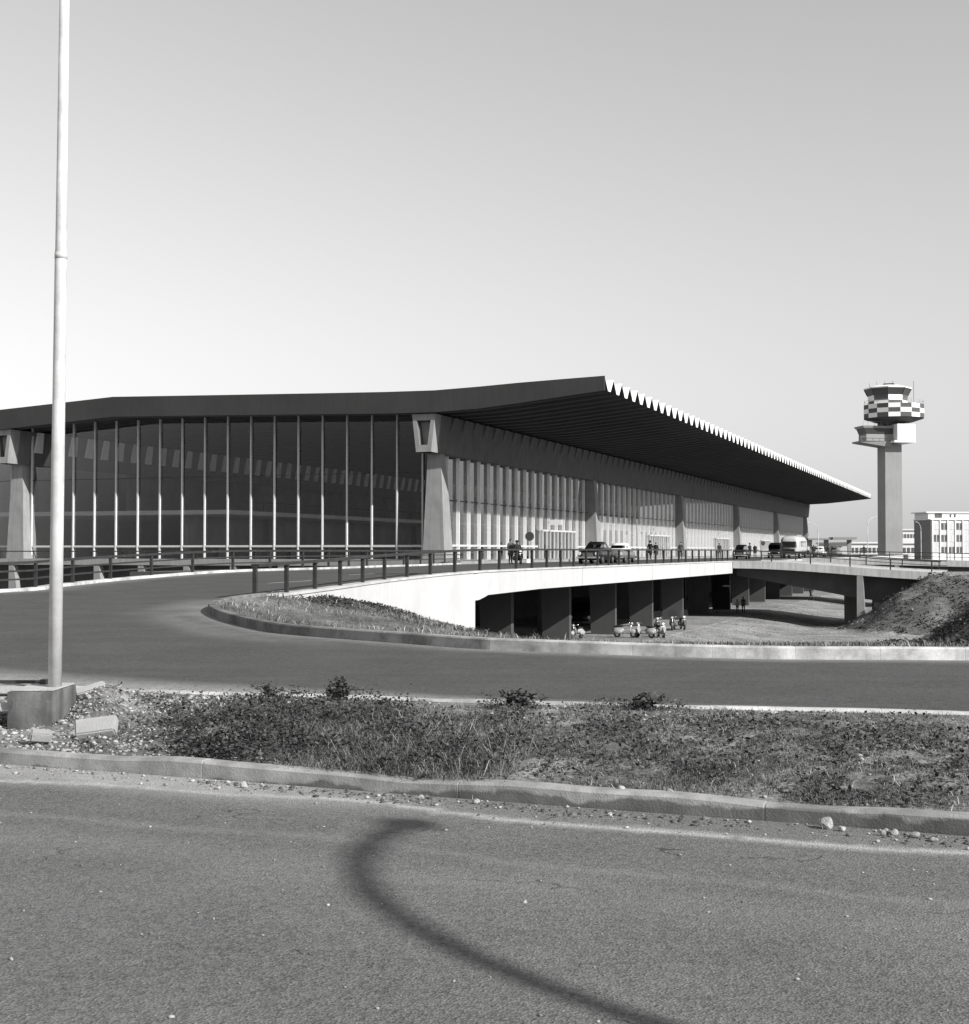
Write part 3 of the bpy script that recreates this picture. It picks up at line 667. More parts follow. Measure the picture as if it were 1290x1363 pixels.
slab(123, 941, (.17, .10, .04), (math.radians(-38), math.radians(-14), math.radians(28)), 'broken concrete slab tilted up behind the lower slab', .14)
slab(131, 984, (.18, .10, .045), (math.radians(38), math.radians(-8), math.radians(10)), 'broken concrete slab leaning nearest the kerb by the pole')
slab(58, 990, (.09, .06, .04), (.3, .1, .3), 'small broken concrete piece below the footing')

# ------------------------------------------------------------------ pole and its footing
bx = MB(); bx.box(-4.32, -3.915, 12.55, 13.3, E - 1.85, E - 1.275)
t = tag(bx.build('concrete_footing', M['footing']), 'weathered concrete footing block under the pale pole', 'footing')
bm = bmesh.new(); bm.from_mesh(t.data); bmesh.ops.subdivide_edges(bm, edges=bm.edges, cuts=7, use_grid_fill=True)
for v_ in bm.verts:
    e_ = sum((abs(v_.co.x + 4.32) < .01 or abs(v_.co.x + 3.915) < .01, abs(v_.co.y - 12.55) < .01, abs(v_.co.z - E + 1.275) < .01))
    k_ = .02 if e_ > 1 else .008
    c_ = Vector((-4.12, 12.9, E - 1.5)); dv = (c_ - v_.co).normalized(); v_.co += dv*random.uniform(0, k_)
bm.to_mesh(t.data); bm.free()
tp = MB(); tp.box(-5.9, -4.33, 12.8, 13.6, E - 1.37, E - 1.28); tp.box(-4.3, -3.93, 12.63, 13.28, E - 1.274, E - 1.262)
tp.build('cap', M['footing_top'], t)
sl = MB(); sl.box(-6.2, -4.9, 13.0, 13.6, E - 1.8, E - 1.372); sl.build('side_block', M['footing'], t)
ch = MB(); ch.box(-6.2, -4.28, 12.62, 12.68, E - 1.45, E - 1.385)
tag(ch.build('steel_channel', mat('pale_steel', .4, .6, .1), None), 'pale steel bar running into the concrete footing', 'steel bar')
ch = MB(); ch.tube([(-6.2, 12.75, E - 1.33), (-4.34, 12.72, E - 1.32)], .014, 8)
tag(ch.build('iron_rod', M['rail']), 'thin dark iron rod above the pale steel bar', 'rod')
ch = MB(); ch.box(-4.2, -4.08, 13.1, 13.2, E - 1.262, E - 1.215); ch.box(-6.2, -4.203, 13.2, 13.24, E - 1.264, E - 1.232)
tag(ch.build('cable_duct', M['rail']), 'dark cable duct lying on the footing beside the pole', 'duct')
def lamp_post(loc, h, r0, r1, arm, rise, d, label, lean=(0, 0), n=16, group=None, mats='pole', head=.6, arm_end=.7, hw=1.):
    t = thing('street_lamp', label, 'street lamp', loc, 0, group)
    m = MB(); zs = h - rise; top = Vector((lean[0]*zs, lean[1]*zs, zs))
    m.tube([(0, 0, 0), top*.33, top*.66, top], [r0, lerp(r0, r1, .33), lerp(r0, r1, .66), r1], n); m.build('pole', M[mats], t, True)
    m = MB(); pts = []
    for k in range(13):
        a = k/12*math.pi/2*.93; pts.append(top + Vector((d[0]*arm*(1 - math.cos(a)), d[1]*arm*(1 - math.cos(a)), rise*math.sin(a))))
    m.tube(pts, [lerp(r1, r1*arm_end, k/12) for k in range(13)], 10); m.build('arm', M[mats], t, True)
    e = pts[-1]; m = MB(); s = []
    for k in range(7):
        q = -.15 + (head + .15)*k/6; w = [.03, .07, .11, .13, .12, .08, .02][k]*hw; c = e + Vector((d[0]*q, d[1]*q, .01))
        s.append([(c.x - d[1]*w*math.cos(b_), c.y + d[0]*w*math.cos(b_), c.z + .5*w*math.sin(b_)) for b_ in [2*math.pi*i/10 for i in range(10)]])
    m.loft(s); m.build('lamp_head', M[mats], t, True)
    return t
px_, py_ = -3.998, 12.9
sl_ = thing('street_lamp', 'tall pale painted pole rising out of frame from the concrete footing', 'street lamp', (px_, py_, E - 1.262))
m = MB(); ln = .0055
m.tube([(0, 0, 0), (ln*2, 0, 2.), (ln*4.05, 0, 4.05), (ln*4.1, 0, 4.1), (ln*8.3, 0, 8.3)], [.062, .0592, .056, .052, .041], 24); m.build('pole', M['pole'], sl_, True)
m = MB(); m.tube([(ln*4.02, 0, 4.0), (ln*4.06, 0, 4.06)], .0577, 24); m.build('joint_collar', M['pole'], sl_, True)
lamp_post((10.01, -2.58, 0), 9., .09, .07, 2.45, 2.33, (.625, .78), 'street lamp whose curved shadow falls across the near road', n=18, head=.2, arm_end=.9, hw=1.5)

# ------------------------------------------------------------------ overpass: white wall, edge beam, piers, bridges
RO = (C0[0], C0[1], E - 5.83)
def Z(rel): return rel + 5.83             # z relative to the eye -> local z in things rooted on the lower pavement
ov = thing('overpass', 'white walled elevated roadway on dark piers in front of the terminal', 'overpass', RO, -A)
def loc(x, y): return toPU(x, y)
def wall_strip(pts, zt, zb, th):
    """vertical slab following 2D world points; zt, zb functions (rel)"""
    r = []
    for i, (x, y) in enumerate(pts):
        a = Vector(pts[max(i - 1, 0)]); b_ = Vector(pts[min(i + 1, len(pts) - 1)]); t = (b_ - a).normalized(); n = Vector((t.y, -t.x))
        o = loc(x + n.x*.0, y + n.y*.0); q = loc(x - n.x*th, y - n.y*th)
        T_, B_ = Z(zt(x, y)), Z(zb(x, y)); r.append([(o[0], o[1], B_), (o[0], o[1], T_), (q[0], q[1], T_), (q[0], q[1], B_)])
    return MB().loft(r)
iw = max(i for i, q in enumerate(wall_all) if q[1] < 61.9)
solid = wall_all[:iw + 1] + [(-.42, 61.95)]
wall_strip(solid, lambda x, y: zr(y) + .0, lambda x, y: -6.2, .5).build('retaining_wall', M['white_wall'], ov)
rest = [(-.42, 61.95)] + [q for q in wall_all if q[1] > 62.2]
rest2 = [rest[0], tuple(Vector(rest[0]).lerp(Vector(rest[1]), .9))] + [q for q in rest[1:]]
bb = lambda x, y: -2.22 + .3*smooth((y - 61.95)/1.6) - .02*smooth((y - 64)/30)
wall_strip(rest2, lambda x, y: zr(y), bb, .5).build('edge_beam', M['white_wall'], ov)
cp = MB()
r = []
for i, (x, y) in enumerate(wall_all):
    a = Vector(wall_all[max(i - 1, 0)]); b_ = Vector(wall_all[min(i + 1, len(wall_all) - 1)]); t = (b_ - a).normalized(); n = Vector((t.y, -t.x))
    z0 = Z(zr(y)); o1 = loc(x + n.x*.05, y + n.y*.05); o2 = loc(x - n.x*.4, y - n.y*.4)
    r.append([(*o1, z0 + .002), (*o1, z0 + .09), (*o2, z0 + .09), (*o2, z0 + .002)])
cp.loft(r).build('coping', M['coping'], ov)
jt = MB()
for px_j in (775, 868, 918, 951):
    yj = 23.31/((.3727 - (px_j - CX)/F) or 1) ; xj = (px_j - CX)/F*yj; q = loc(xj, yj); jt = MB(); jt.box(q[0] - .1, q[0] + .004, q[1] - .018, q[1] + .018, Z(-1.93), Z(-.97)); jt.build('joint', M['pier'], ov)
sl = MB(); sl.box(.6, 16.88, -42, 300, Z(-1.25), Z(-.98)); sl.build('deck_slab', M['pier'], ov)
eb = MB(); eb.box(16.9, 17.4, 39.2, 300, Z(-1.95), Z(-.95)); eb.build('edge_beam', M['bridge_conc'], ov)
pm = None
us = [toPU(*(.17 + .3727*(Y - 63), Y))[1] for Y in (60.2,)]
pier_u = [loc(*[(x_/F)*Y_ for x_ in (0,)], 0)[0] if False else None for Y_ in ()]
def u_at_px(px, p):                       # u of the point of line p = const seen in photo column px
    k = (px - CX)/F; return (k*(C0[1] - SA*p) - (C0[0] + CA*p))/(SA - k*CA)
u0 = u_at_px(759, 14.); u1 = u_at_px(971.7, 14.); du = (u1 - u0)/5
for k in range(-1, 12):
    u = u0 + du*k
    if pm is None:
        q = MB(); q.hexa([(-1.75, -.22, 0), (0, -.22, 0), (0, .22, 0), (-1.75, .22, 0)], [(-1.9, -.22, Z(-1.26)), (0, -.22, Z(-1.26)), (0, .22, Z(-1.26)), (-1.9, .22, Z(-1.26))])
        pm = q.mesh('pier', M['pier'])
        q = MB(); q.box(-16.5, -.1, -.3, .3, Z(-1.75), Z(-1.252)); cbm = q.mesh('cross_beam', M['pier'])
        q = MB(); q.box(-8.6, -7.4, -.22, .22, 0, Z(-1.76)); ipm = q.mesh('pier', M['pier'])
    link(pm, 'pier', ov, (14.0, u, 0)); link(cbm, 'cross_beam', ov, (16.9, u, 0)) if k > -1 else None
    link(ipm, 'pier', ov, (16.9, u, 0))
def railing(name, label, pts3, h, mids, spacing, rw, pw, group=None, cat='railing'):
    """pts3: world points (x, y, z of base)"""
    o = pts3[0]; t = thing(name, label, cat, o, 0, group); P = [Vector(q) - Vector(o) for q in pts3]
    def bar(zc, w_, h_, nm):
        r = []
        for i, p in enumerate(P):
            a = P[max(i - 1, 0)]; b_ = P[min(i + 1, len(P) - 1)]; tt = (b_ - a); tt.z = 0; tt.normalize(); n = Vector((-tt.y, tt.x, 0))
            r.append([p + n*w_ + Vector((0, 0, zc - h_)), p + n*w_ + Vector((0, 0, zc + h_)), p - n*w_ + Vector((0, 0, zc + h_)), p - n*w_ + Vector((0, 0, zc - h_))])
        MB().loft(r).build(nm, M['rail'], t)
    bar(h, rw, .045, 'top_rail')
    for z_ in mids: bar(z_, .025, .03, 'mid_rail')
    me = MB().box(-pw, pw, -pw, pw, -.1, h - .046).mesh('post', M['rail'])
    S = [0]
    for a, b_ in zip(P, P[1:]): S.append(S[-1] + (b_ - a).length)
    s = 0; i = 0
    while s <= S[-1] + .01:
        while i < len(S) - 2 and s > S[i + 1]: i += 1
        p = P[i].lerp(P[i + 1], (s - S[i])/max(S[i + 1] - S[i], 1e-6)); tt = P[i + 1] - P[i]
        link(me, 'post', t, p, math.atan2(tt.y, tt.x)); s += spacing
    return t
def with_z(pts, dz=.09, off=0.): return [(x, y, E + zr(y) + dz) for x, y in pts]
def offset(pts, d):
    out = []
    for i, p in enumerate(pts):
        a = Vector(pts[max(i - 1, 0)]); b_ = Vector(pts[min(i + 1, len(pts) - 1)]); t = (b_ - a).normalized(); out.append((p[0] - t.y*d, p[1] + t.x*d))
    return out
railing('railing', 'dark railing along the top of the white ramp wall', with_z(offset(wall_all, .18)), .93, (), 2.42, .13, .06)
lk = [q for q in left_kerb if q[0] > -30]
railing('railing', 'dark three bar railing along the far edge of the ramp', with_z(resample(offset(lk, .2), 1.6), .1), .86, (.3, .58), 3.25, .06, .05)
def bridge(u0, wid, length, fall, label, near):
    a = thing('bridge', label, 'bridge', (*PU(17.4, u0), E - 5.83), -A)
    # local: x = p - 17.4 along the bridge, y across
    zt = lambda t: Z(-.95 - fall*smooth(t/length*.9)*1.06)
    n = 10; T_ = [length*k/n for k in range(n + 1)]
    MB().loft([[(t, .35, zt(t) - .33), (t, .35, zt(t)), (t, wid - .35, zt(t)), (t, wid - .35, zt(t) - .33)] for t in T_]).build('deck_slab', M['bridge_conc'], a)
    for s_, nm in ((0, 'fascia'), (1, 'fascia')):
        y0, y1 = (0, .348) if s_ == 0 else (wid - .348, wid)
        MB().loft([[(t, y0, zt(t) - .56), (t, y0, zt(t) + .1), (t, y1, zt(t) + .1), (t, y1, zt(t) - .56)] for t in T_]).build(nm, M['bridge_conc'], a)
    for y0 in (1.8, wid - 2.3):
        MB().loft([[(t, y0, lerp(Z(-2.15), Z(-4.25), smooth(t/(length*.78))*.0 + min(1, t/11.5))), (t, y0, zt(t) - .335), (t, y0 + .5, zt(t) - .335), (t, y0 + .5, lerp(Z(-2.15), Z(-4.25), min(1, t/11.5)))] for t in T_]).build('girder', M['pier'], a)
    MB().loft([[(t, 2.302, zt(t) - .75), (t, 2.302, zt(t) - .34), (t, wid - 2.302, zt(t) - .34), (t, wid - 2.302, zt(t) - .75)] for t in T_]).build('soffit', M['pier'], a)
    for y0 in (.02, wid - .6):
        q = MB(); tc = 10.75; q.hexa([(tc - .33, y0, Z(-7.0)), (tc + .4, y0, Z(-7.0)), (tc + .4, y0 + .55, Z(-7.0)), (tc - .33, y0 + .55, Z(-7.0))], [(tc - .3, y0, zt(tc) - .565), (tc + .2, y0, zt(tc) - .565), (tc + .2, y0 + .55, zt(tc) - .565), (tc - .3, y0 + .55, zt(tc) - .565)])
        q.build('column', M['concrete'], a)
    q = MB(); q.box(8.6, 9.7, wid*.5, wid*.5 + .8, Z(-7.0), Z(-2.9)); q.box(11.6, 14.6, 2.31, wid - 2.4, Z(-7.0), Z(-4.26)); q.build('abutment', M['concrete'], a)
    w2 = lambda t, y: Vector((*PU(17.4 + t, u0 + y), E - 5.83 + zt(t) + .1))
    return a, w2, T_
br1, w2, T1 = bridge(23.0, 15.5, 17.2, .9, 'pale concrete bridge branching right from the overpass', True)
railing('railing', 'dark railing on the near side of the branching bridge', [w2(t, .17) for t in T1], .88, (), 3.3, .12, .05)
railing('railing', 'dark railing on the far side of the branching bridge', [w2(t, 15.3) for t in T1], .84, (.4,), 3.3, .1, .05)
br2, w3, T2 = bridge(68.0, 12.0, 30, .5, 'farther concrete bridge seen behind the nearer one', False)
railing('railing', 'dark railing of the farther bridge', [w3(t, .17) for t in T2], .84, (.4,), 3.3, .07, .04)
# exit road on the embankment behind the bridge end
ex = MB()
rr = []
for t, half in ((17.2, 0), (24, 0), (32, 0), (60, 0)):
    rr.append([(*PU(17.4 + t, 23.2 - max(0, t - 24)*.35), E - 1.88), (*PU(17.4 + t, 38.4 + max(0, t - 24)*.2), E - 1.88)])
ex.loft([[a, b_] for a, b_ in rr], cap=False, closed=False); tag(ex.build('road', M['mid_asphalt'], recalc=False), kind='structure')
kb = MB(); k0 = [(*PU(17.4 + t, 23.0 - max(0, t - 24)*.35), E - 1.9) for t in (17.3, 20, 24, 32, 60)]
r = [[(x, y - .3, z_ - .3), (x, y - .3, z_ + .16), (x, y + .1, z_ + .16), (x, y + .1, z_ - .3)] for x, y, z_ in k0]
tag(kb.loft(r).build('kerb', M['kerb_white']), kind='structure')
eb_ = MB(); c_ = [PU(34.9, 23.2), PU(80, 14), PU(80, 45), PU(34.9, 38.4)]
eb_.hexa([(x, y, E - 6.99) for x, y in c_], [(x, y, E - 1.98) for x, y in c_]); tag(eb_.build('embankment', M['verge']), kind='structure')

# ------------------------------------------------------------------ terminal
te = thing('terminal', 'long glass airport terminal under a dark folded cantilever roof', 'terminal', RO, -A)
BAY = 42.5; SP = BAY/18; NB = 5; LEN = BAY*NB; QE = 2.8
PROF = [(13, 12.41, 11.43), (10, 12.31, 11.12), (6.5, 12.18, 10.76), (3.5, 12.03, 10.48), (0, 11.9, 10.33), (-4, 11.94, 10.37), (-9, 12.05, 10.5), (-17.8, 12.26, 10.72), (-28.3, 12.52, 10.96), (-32, 12.3, 10.72), (-39.6, 11.86, 10.25), (-52, 11.1, 9.6), (-64, 11.5, 10.0)]
PR = []
for (a, ta, ba), (b_, tb, bb_) in zip(PROF, PROF[1:]): PR += [(a, ta, ba), ((a + b_)/2, (ta + tb)/2, (ba + bb_)/2)]
PR.append(PROF[-1]); NT = int(round((LEN + 2*QE)/SP)); UB = -QE
PC = 10.2                                  # from here to the tip the folds are open to the sky
tc_, bc_ = [interp(sorted([(q[0], q[k]) for q in PROF]), PC) for k in (1, 2)]
P_in = [(PC, tc_, bc_)] + [q for q in PR if q[0] < PC - .01]; P_out = [q for q in PR if q[0] > PC + .01] + [(PC, tc_, bc_)]
roof = MB(); U1 = UB + NT*SP
roof.loft([[(p, UB, Z(t - .07)), (p, UB, Z(t)), (p, U1, Z(t)), (p, U1, Z(t - .07))] for p, t, b_ in P_in])
HT, HB = SP/2 - .02, .34
caps = MB()
for j in range(NT):
    uc = UB + SP*(j + .5)
    roof.loft([[(p, uc - HT, Z(t - .072)), (p, uc + HT, Z(t - .072)), (p, uc + HB, Z(b_)), (p, uc - HB, Z(b_))] for p, t, b_ in P_in], cap=False)
    roof.loft([[(p, uc - HT, Z(t - .072)), (p, uc - HB, Z(b_)), (p, uc + HB, Z(b_)), (p, uc + HT, Z(t - .072))] for p, t, b_ in P_out], cap=False, closed=False)
    up = lambda t, b_: [(uc - SP/2, t), (uc - HB + .02, b_ + .10), (uc + HB - .02, b_ + .10), (uc + SP/2, t)]
    dn = lambda t, b_: [(uc + HT, t - .068), (uc + HB - .005, b_ + .006), (uc - HB + .005, b_ + .006), (uc - HT, t - .068)]
    caps.loft([[(p if p < 12.99 else 13.03, y, Z(z_)) for y, z_ in up(t, b_) + dn(t, b_)] for p, t, b_ in P_out])
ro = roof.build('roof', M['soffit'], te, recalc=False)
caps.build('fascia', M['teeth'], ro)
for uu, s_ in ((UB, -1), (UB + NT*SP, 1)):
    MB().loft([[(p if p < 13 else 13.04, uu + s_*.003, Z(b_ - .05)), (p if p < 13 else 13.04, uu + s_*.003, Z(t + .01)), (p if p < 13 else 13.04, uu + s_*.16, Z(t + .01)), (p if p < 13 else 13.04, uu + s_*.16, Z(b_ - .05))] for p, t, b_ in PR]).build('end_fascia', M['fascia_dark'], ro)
# roof beams with hollow ends
def beam(pc, deep):
    q = MB(); u0, u1 = -2.65, LEN + 2.2; zt, zb = Z(10.22), Z(7.38); tw, bw = .93, .6
    ring = lambda u, k=0., dz=0.: [(pc - tw + k, u, zt - dz), (pc - bw + k*.8, u, zb + dz*1.1), (pc + bw - k*.8, u, zb + dz*1.1), (pc + tw - k, u, zt - dz)]
    o1, o2 = ring(u0), ring(u1); i1, i2 = ring(u0, .36, .48), ring(u0 + .7, .42, .55)
    q.add(o1 + o2 + i1 + i2, [(0, 1, 5, 4), (1, 2, 6, 5), (2, 3, 7, 6), (3, 0, 4, 7), (4, 5, 6, 7), (0, 8, 9, 1), (1, 9, 10, 2), (2, 10, 11, 3), (3, 11, 8, 0), (8, 12, 13, 9), (9, 13, 14, 10), (10, 14, 15, 11), (11, 15, 12, 8), (12, 15, 14, 13)])
    # pleats under each trough, part of the beam's own surface; deep on the inner beam and whitened there as if daylit
    for j in range(int(LEN/SP)):
        u = SP*(j + .5)
        for s_ in (1, -1):
            f0 = pc + s_*(tw - .005); kz = .62 if deep else .4; f1 = pc + s_*(lerp(tw, bw, kz) - .005); d0 = .16 if deep else .2
            zq = lerp(zt, zb, kz)
            o = [(f0, u - .4, zt - .02), (f0 + s_*d0, u - .34, zt - .02), (f0 + s_*d0, u + .34, zt - .02), (f0, u + .4, zt - .02)]
            p_ = [(f1, u - .62, zq), (f1 + s_*.02, u - .56, zq), (f1 + s_*.02, u + .56, zq), (f1, u + .62, zq)]
            q.loft([o, p_], mi=1 if deep else 0)
    bo = q.build('roof_beam', [M['beam'], M['teeth']], te)
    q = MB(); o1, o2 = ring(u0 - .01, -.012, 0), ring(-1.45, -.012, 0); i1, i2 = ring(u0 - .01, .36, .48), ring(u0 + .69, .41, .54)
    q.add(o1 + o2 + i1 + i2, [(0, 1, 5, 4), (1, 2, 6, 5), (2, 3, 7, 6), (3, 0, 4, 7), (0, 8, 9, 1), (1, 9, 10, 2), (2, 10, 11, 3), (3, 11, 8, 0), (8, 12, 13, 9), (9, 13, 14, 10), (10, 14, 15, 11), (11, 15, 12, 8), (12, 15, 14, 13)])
    q.build('sunlit_end', M['concrete'], bo)  # same beam, its sunlit end painted in paler concrete
beam(-1.0, False); beam(-39.6, True)
def colmesh():
    q = MB(); lv = [(-.95, -.92, .92, -.95, .9), (5.2, -.68, .6, -.72, .5), (7.38, -.6, .42, -.66, .36)]
    q.loft([[(x0, y0, Z(z_)), (x1, y0, Z(z_)), (x1, y1, Z(z_)), (x0, y1, Z(z_))] for z_, x0, x1, y0, y1 in lv]); return q.mesh('column', M['concrete'])
cm = colmesh()
for k in range(NB + 1):
    for pc in (-.95, -39.6): link(cm, 'column', te, (pc, BAY*k + (0 if k else .1), 0))
# glass walls: each bay one sheet of panes, each fin a sub-part
fz0, fz1 = -.75, 10.35
def fin(w, dep, z0, z1, nm): return MB().box(-w/2, w/2, -dep, 0, Z(z0), Z(z1)).mesh(nm, M['mullion'])
ff = fin(.12, .27, -.73, 7.37, 'mullion'); M['mullion'] = mat('grey_metal', .5, .5, .06, 2.); fs = fin(.105, .18, -.63, 10.9, 'mullion')
for k in range(NB):
    q = MB()
    for i in range(18):
        a, b_ = BAY*k + SP*i, BAY*k + SP*(i + 1); q.quad((-1.3, a, Z(-.74)), (-1.3, b_, Z(-.74)), (-1.3, b_, Z(7.4)), (-1.3, a, Z(7.4)))
    gw = q.build('glass_wall', M['glass_front'], te, recalc=False)
    for i in range(1, 18): link(ff, 'mullion', gw, (-1.29, BAY*k + SP*i, 0), math.radians(90))
    q = MB(); q.box(-1.27, -1.17, BAY*k + .9, BAY*k + BAY - .9, Z(3.93), Z(4.01)); q.build('transom', M['rail'], gw)
    q = MB(); q.box(-1.28, -1.12, BAY*k + .9, BAY*k + 25, Z(.34), Z(.5)); q.box(-1.28, -1.12, BAY*k + 38, BAY*k + BAY - .9, Z(.34), Z(.5)); q.build('sill', M['mullion'], gw)
    # entrance doors
    dr = MB()
    for i in range(0, 10):
        u = BAY*k + 25.9 + i*1.18
        dr.box(-1.02, -.9, u - .06, u + .06, Z(-.745), Z(1.84))
    dr.box(-1.03, -.89, BAY*k + 25.8, BAY*k + 36.6, Z(1.841), Z(2.0)); dr.box(-1.0, -.93, BAY*k + 25.84, BAY*k + 36.58, Z(.1), Z(.2))
    do = dr.build('door', M['mullion'], te)
    lf = MB()
    for i in range(9): u = BAY*k + 25.9 + i*1.18; lf.quad((-.96, u + .061, Z(-.7)), (-.96, u + 1.119, Z(-.7)), (-.96, u + 1.119, Z(1.84)), (-.96, u + .061, Z(1.84)))
    lf.build('leaf', M['glass_side'], do, recalc=False)
    # projecting name board over the doors, lettering too small to read
    sg = MB(); sg.box(-.85, .45, BAY*k + 27.4, BAY*k + 27.5, Z(2.45), Z(2.95)); so = sg.build('sign_board', M['sign_white'], te)
    sg = MB(); sg.box(-.9, -.851, BAY*k + 27.42, BAY*k + 27.48, Z(2.6), Z(2.8)); sg.build('bracket', M['rail'], so)
def z_at(p, i): return interp(sorted([(q[0], q[i]) for q in PROF]), p)
PS = 2.145
for kk, (pa, n) in enumerate(((-2.3, 17), (-2.3 - 18*PS, 11))):
    q = MB(); lo_, hi_ = pa + (.5 if kk == 0 else PS*.0), pa - PS*(n + (.4 if kk == 0 else 0))
    xs_ = [pa + (.9 if kk == 0 else 0)] + [pa - PS*i for i in range(0 if kk == 0 else 1, n + 1)]
    for a, b_ in zip(xs_, xs_[1:]): q.quad((a, .35, Z(-.64)), (b_, .35, Z(-.64)), (b_, .35, Z(z_at(b_, 1) - .5)), (a, .35, Z(z_at(a, 1) - .5)))
    gw = q.build('glass_wall', M['glass_side'], te, recalc=False)
    for i in range(n + 1): link(fs, 'mullion', gw, (pa - PS*i, .34, 0))
    q = MB(); q.box(min(xs_), max(xs_), .2, .3, Z(.3), Z(.46)); q.build('sill', M['mullion'], gw)
    q = MB(); q.box(min(xs_), max(xs_), .25, .33, Z(6.03), Z(6.06)); q.build('transom', M['rail'], gw)
# floor, walkway, interior
q = MB(); q.box(-85, -.5, .4, LEN, Z(-1.2), Z(-.751)); q.build('floor', M['floor'], te)
q = MB(); q.box(-85, 3.0, -1.6, .398, Z(-1.15), Z(-.65)); q.box(-.498, 2.98, .4, 300, Z(-1.2), Z(-.75)); q.box(-.4, 3.02, -5.2, -1.602, Z(-1.2), Z(-.76)); q.build('walkway', M['concrete'], te)
q = MB()
for i in range(26): 
    p_ = -5.0 - i*4.3; 
    q.loft([[(p_ - .25, -1.55, Z(-1.16)), (p_ + .25, -1.55, Z(-1.16)), (p_ + .25, -1.0, Z(-1.16)), (p_ - .25, -1.0, Z(-1.16))], [(p_ - .25, -1.55, 0), (p_ + .95, -1.55, 0), (p_ + .95, -1.0, 0), (p_ - .25, -1.0, 0)]])
    if i == 0: fm = q.mesh('support_fin', M['concrete'])
    link(q.build('support_fin', M['concrete'], te).data, 'x', te) if False else None
    if i == 0: pass
    fo = link(fm, 'support_fin', te, (-4.3*i, 0, 0))
q = MB(); q.box(-84, .5, .5, LEN, 0, Z(-1.21)); q.build('basement_wall', M['pier'], te)
q = MB(); q.box(-66, -65.7, .5, LEN - 1, Z(-.75), Z(9.9)); q.build('back_wall', M['interior'], te)
mz = MB(); mz.box(-60, -32, 21, LEN - 8, Z(3.62), Z(4.05)); mo = mz.build('gallery', M['band'], te)
q = MB(); q.box(-60, -32.1, 21.02, 21.08, Z(4.95), Z(5.02)); q.box(-32.1, -32.04, 21.02, LEN - 8, Z(4.95), Z(5.02))
for i in range(14): q.box(-32.6 - i*2, -32.55 - i*2, 21.03, 21.07, Z(4.051), Z(4.95))
for i in range(70): q.box(-32.09, -32.05, 21.1 + i*2.4, 21.15 + i*2.4, Z(4.051), Z(4.95))
q.build('gallery_railing', M['rail'], mo)
q = MB(); q.box(-50, -49.6, 30, LEN - 10, Z(4.06), Z(8.4)); q.box(-40, -39.6, 26, LEN - 10, Z(-.74), Z(3.6)); q.build('gallery_wall', M['interior'], mo)
q = MB(); q.box(-30, -6, LEN*.35, LEN*.35 + .3, Z(-.74), Z(2.4)); q.build('partition', M['interior_dark'], te)
# thin railing on the side walkway
railing('railing', 'thin dark railing on the walkway before the side glazing', [(*PU(p_, -1.45), E - .65) for p_ in (1.2, -20, -40, -60)], .62, (), 3.2, .02, .018)
# desks in the hall behind the side glazing
dk = thing('counter', 'dark check in counter seen through the side glazing', 'counter', (*PU(-9, 9), E - .75), -A, 'check in counters behind the side glass')
MB().hexa([(-1.2, -.4, 0), (1.2, -.4, 0), (1.2, .4, 0), (-1.2, .4, 0)], [(-1.2, -.55, 1.1), (1.2, -.55, 1.1), (1.2, .4, 1.1), (-1.2, .4, 1.1)]).build('front', M['interior_dark'], dk)
MB().box(-1.25, 1.25, -.62, .45, 1.102, 1.15).build('top', M['band'], dk)
for i in range(1, 8): dup(dk, (*PU(-9 - 3.6*i, 9), E - .75), -A, dk['label'])

# ------------------------------------------------------------------ control tower
YT = 400.; kx = YT/F
tw = thing('control_tower', 'concrete control tower with checkered cab beyond the terminal', 'tower', ((1185 - CX)*kx, YT, E - 7.0), math.radians(8.6))
def TZ(py): return (YH - py)*kx + 7.0
s_ = 2.62
MB().loft([[(x*s_, y*s_, 0) for x, y in ((-1, -1), (1, -1), (1, 1), (-1, 1))], [(x*s_*.96, y*s_, TZ(592)) for x, y in ((-1, -1), (1, -1), (1, 1), (-1, 1))]]).build('shaft', M['t_shaft'], tw)
q = MB(); q.box(-1.19, 5.3, -5.9, 3, TZ(590.5), TZ(588))
q.box(-.2, 5.2, -5.8, 3, TZ(588) + .01, TZ(566)); lo = q.build('equipment_room', M['t_white'], tw)
q = MB(); q.hexa([(-10.0, -3, TZ(590)), (-1.2, -3, TZ(596)), (-1.2, 3, TZ(596)), (-10.0, 3, TZ(590))], [(-10.2, -3.4, TZ(588)), (-.22, -3.4, TZ(588)), (-.22, 3, TZ(588)), (-10.2, 3, TZ(588))]); q.build('platform', M['t_shaft'], tw)
q = MB(); q.box(-8.3, -.22, -2.9, 2.5, TZ(588) + .02, TZ(579)); q.hexa([(-9.2, -3.2, TZ(571)), (-.22, -3.2, TZ(571)), (-.22, 2.6, TZ(571)), (-9.2, 2.6, TZ(571))], [(-9.6, -3.5, TZ(568)), (-.22, -3.5, TZ(568)), (-.22, 2.8, TZ(568)), (-9.6, 2.8, TZ(568))]); lc = q.build('lower_cabin', M['far_grey'], tw)
q = MB(); q.hexa([(-8.25, -2.85, TZ(579) + .01), (-.24, -2.85, TZ(579) + .01), (-.24, 2.4, TZ(579) + .01), (-8.25, 2.4, TZ(579) + .01)], [(-9.0, -3.1, TZ(571) - .01), (-.24, -3.1, TZ(571) - .01), (-.24, 2.5, TZ(571) - .01), (-9.0, 2.5, TZ(571) - .01)]); q.build('window', M['t_glass'], lc)
q = MB()
for x in (-10.1, -8, -6, -4, -2):
    q.tube([(x, -3.35, TZ(588)), (x, -3.35, TZ(588) + 1.1)], .05, 5); q.tube([(max(x, -9.5), -3.4, TZ(568)), (max(x, -9.5), -3.4, TZ(568) + 1.2)], .05, 5)
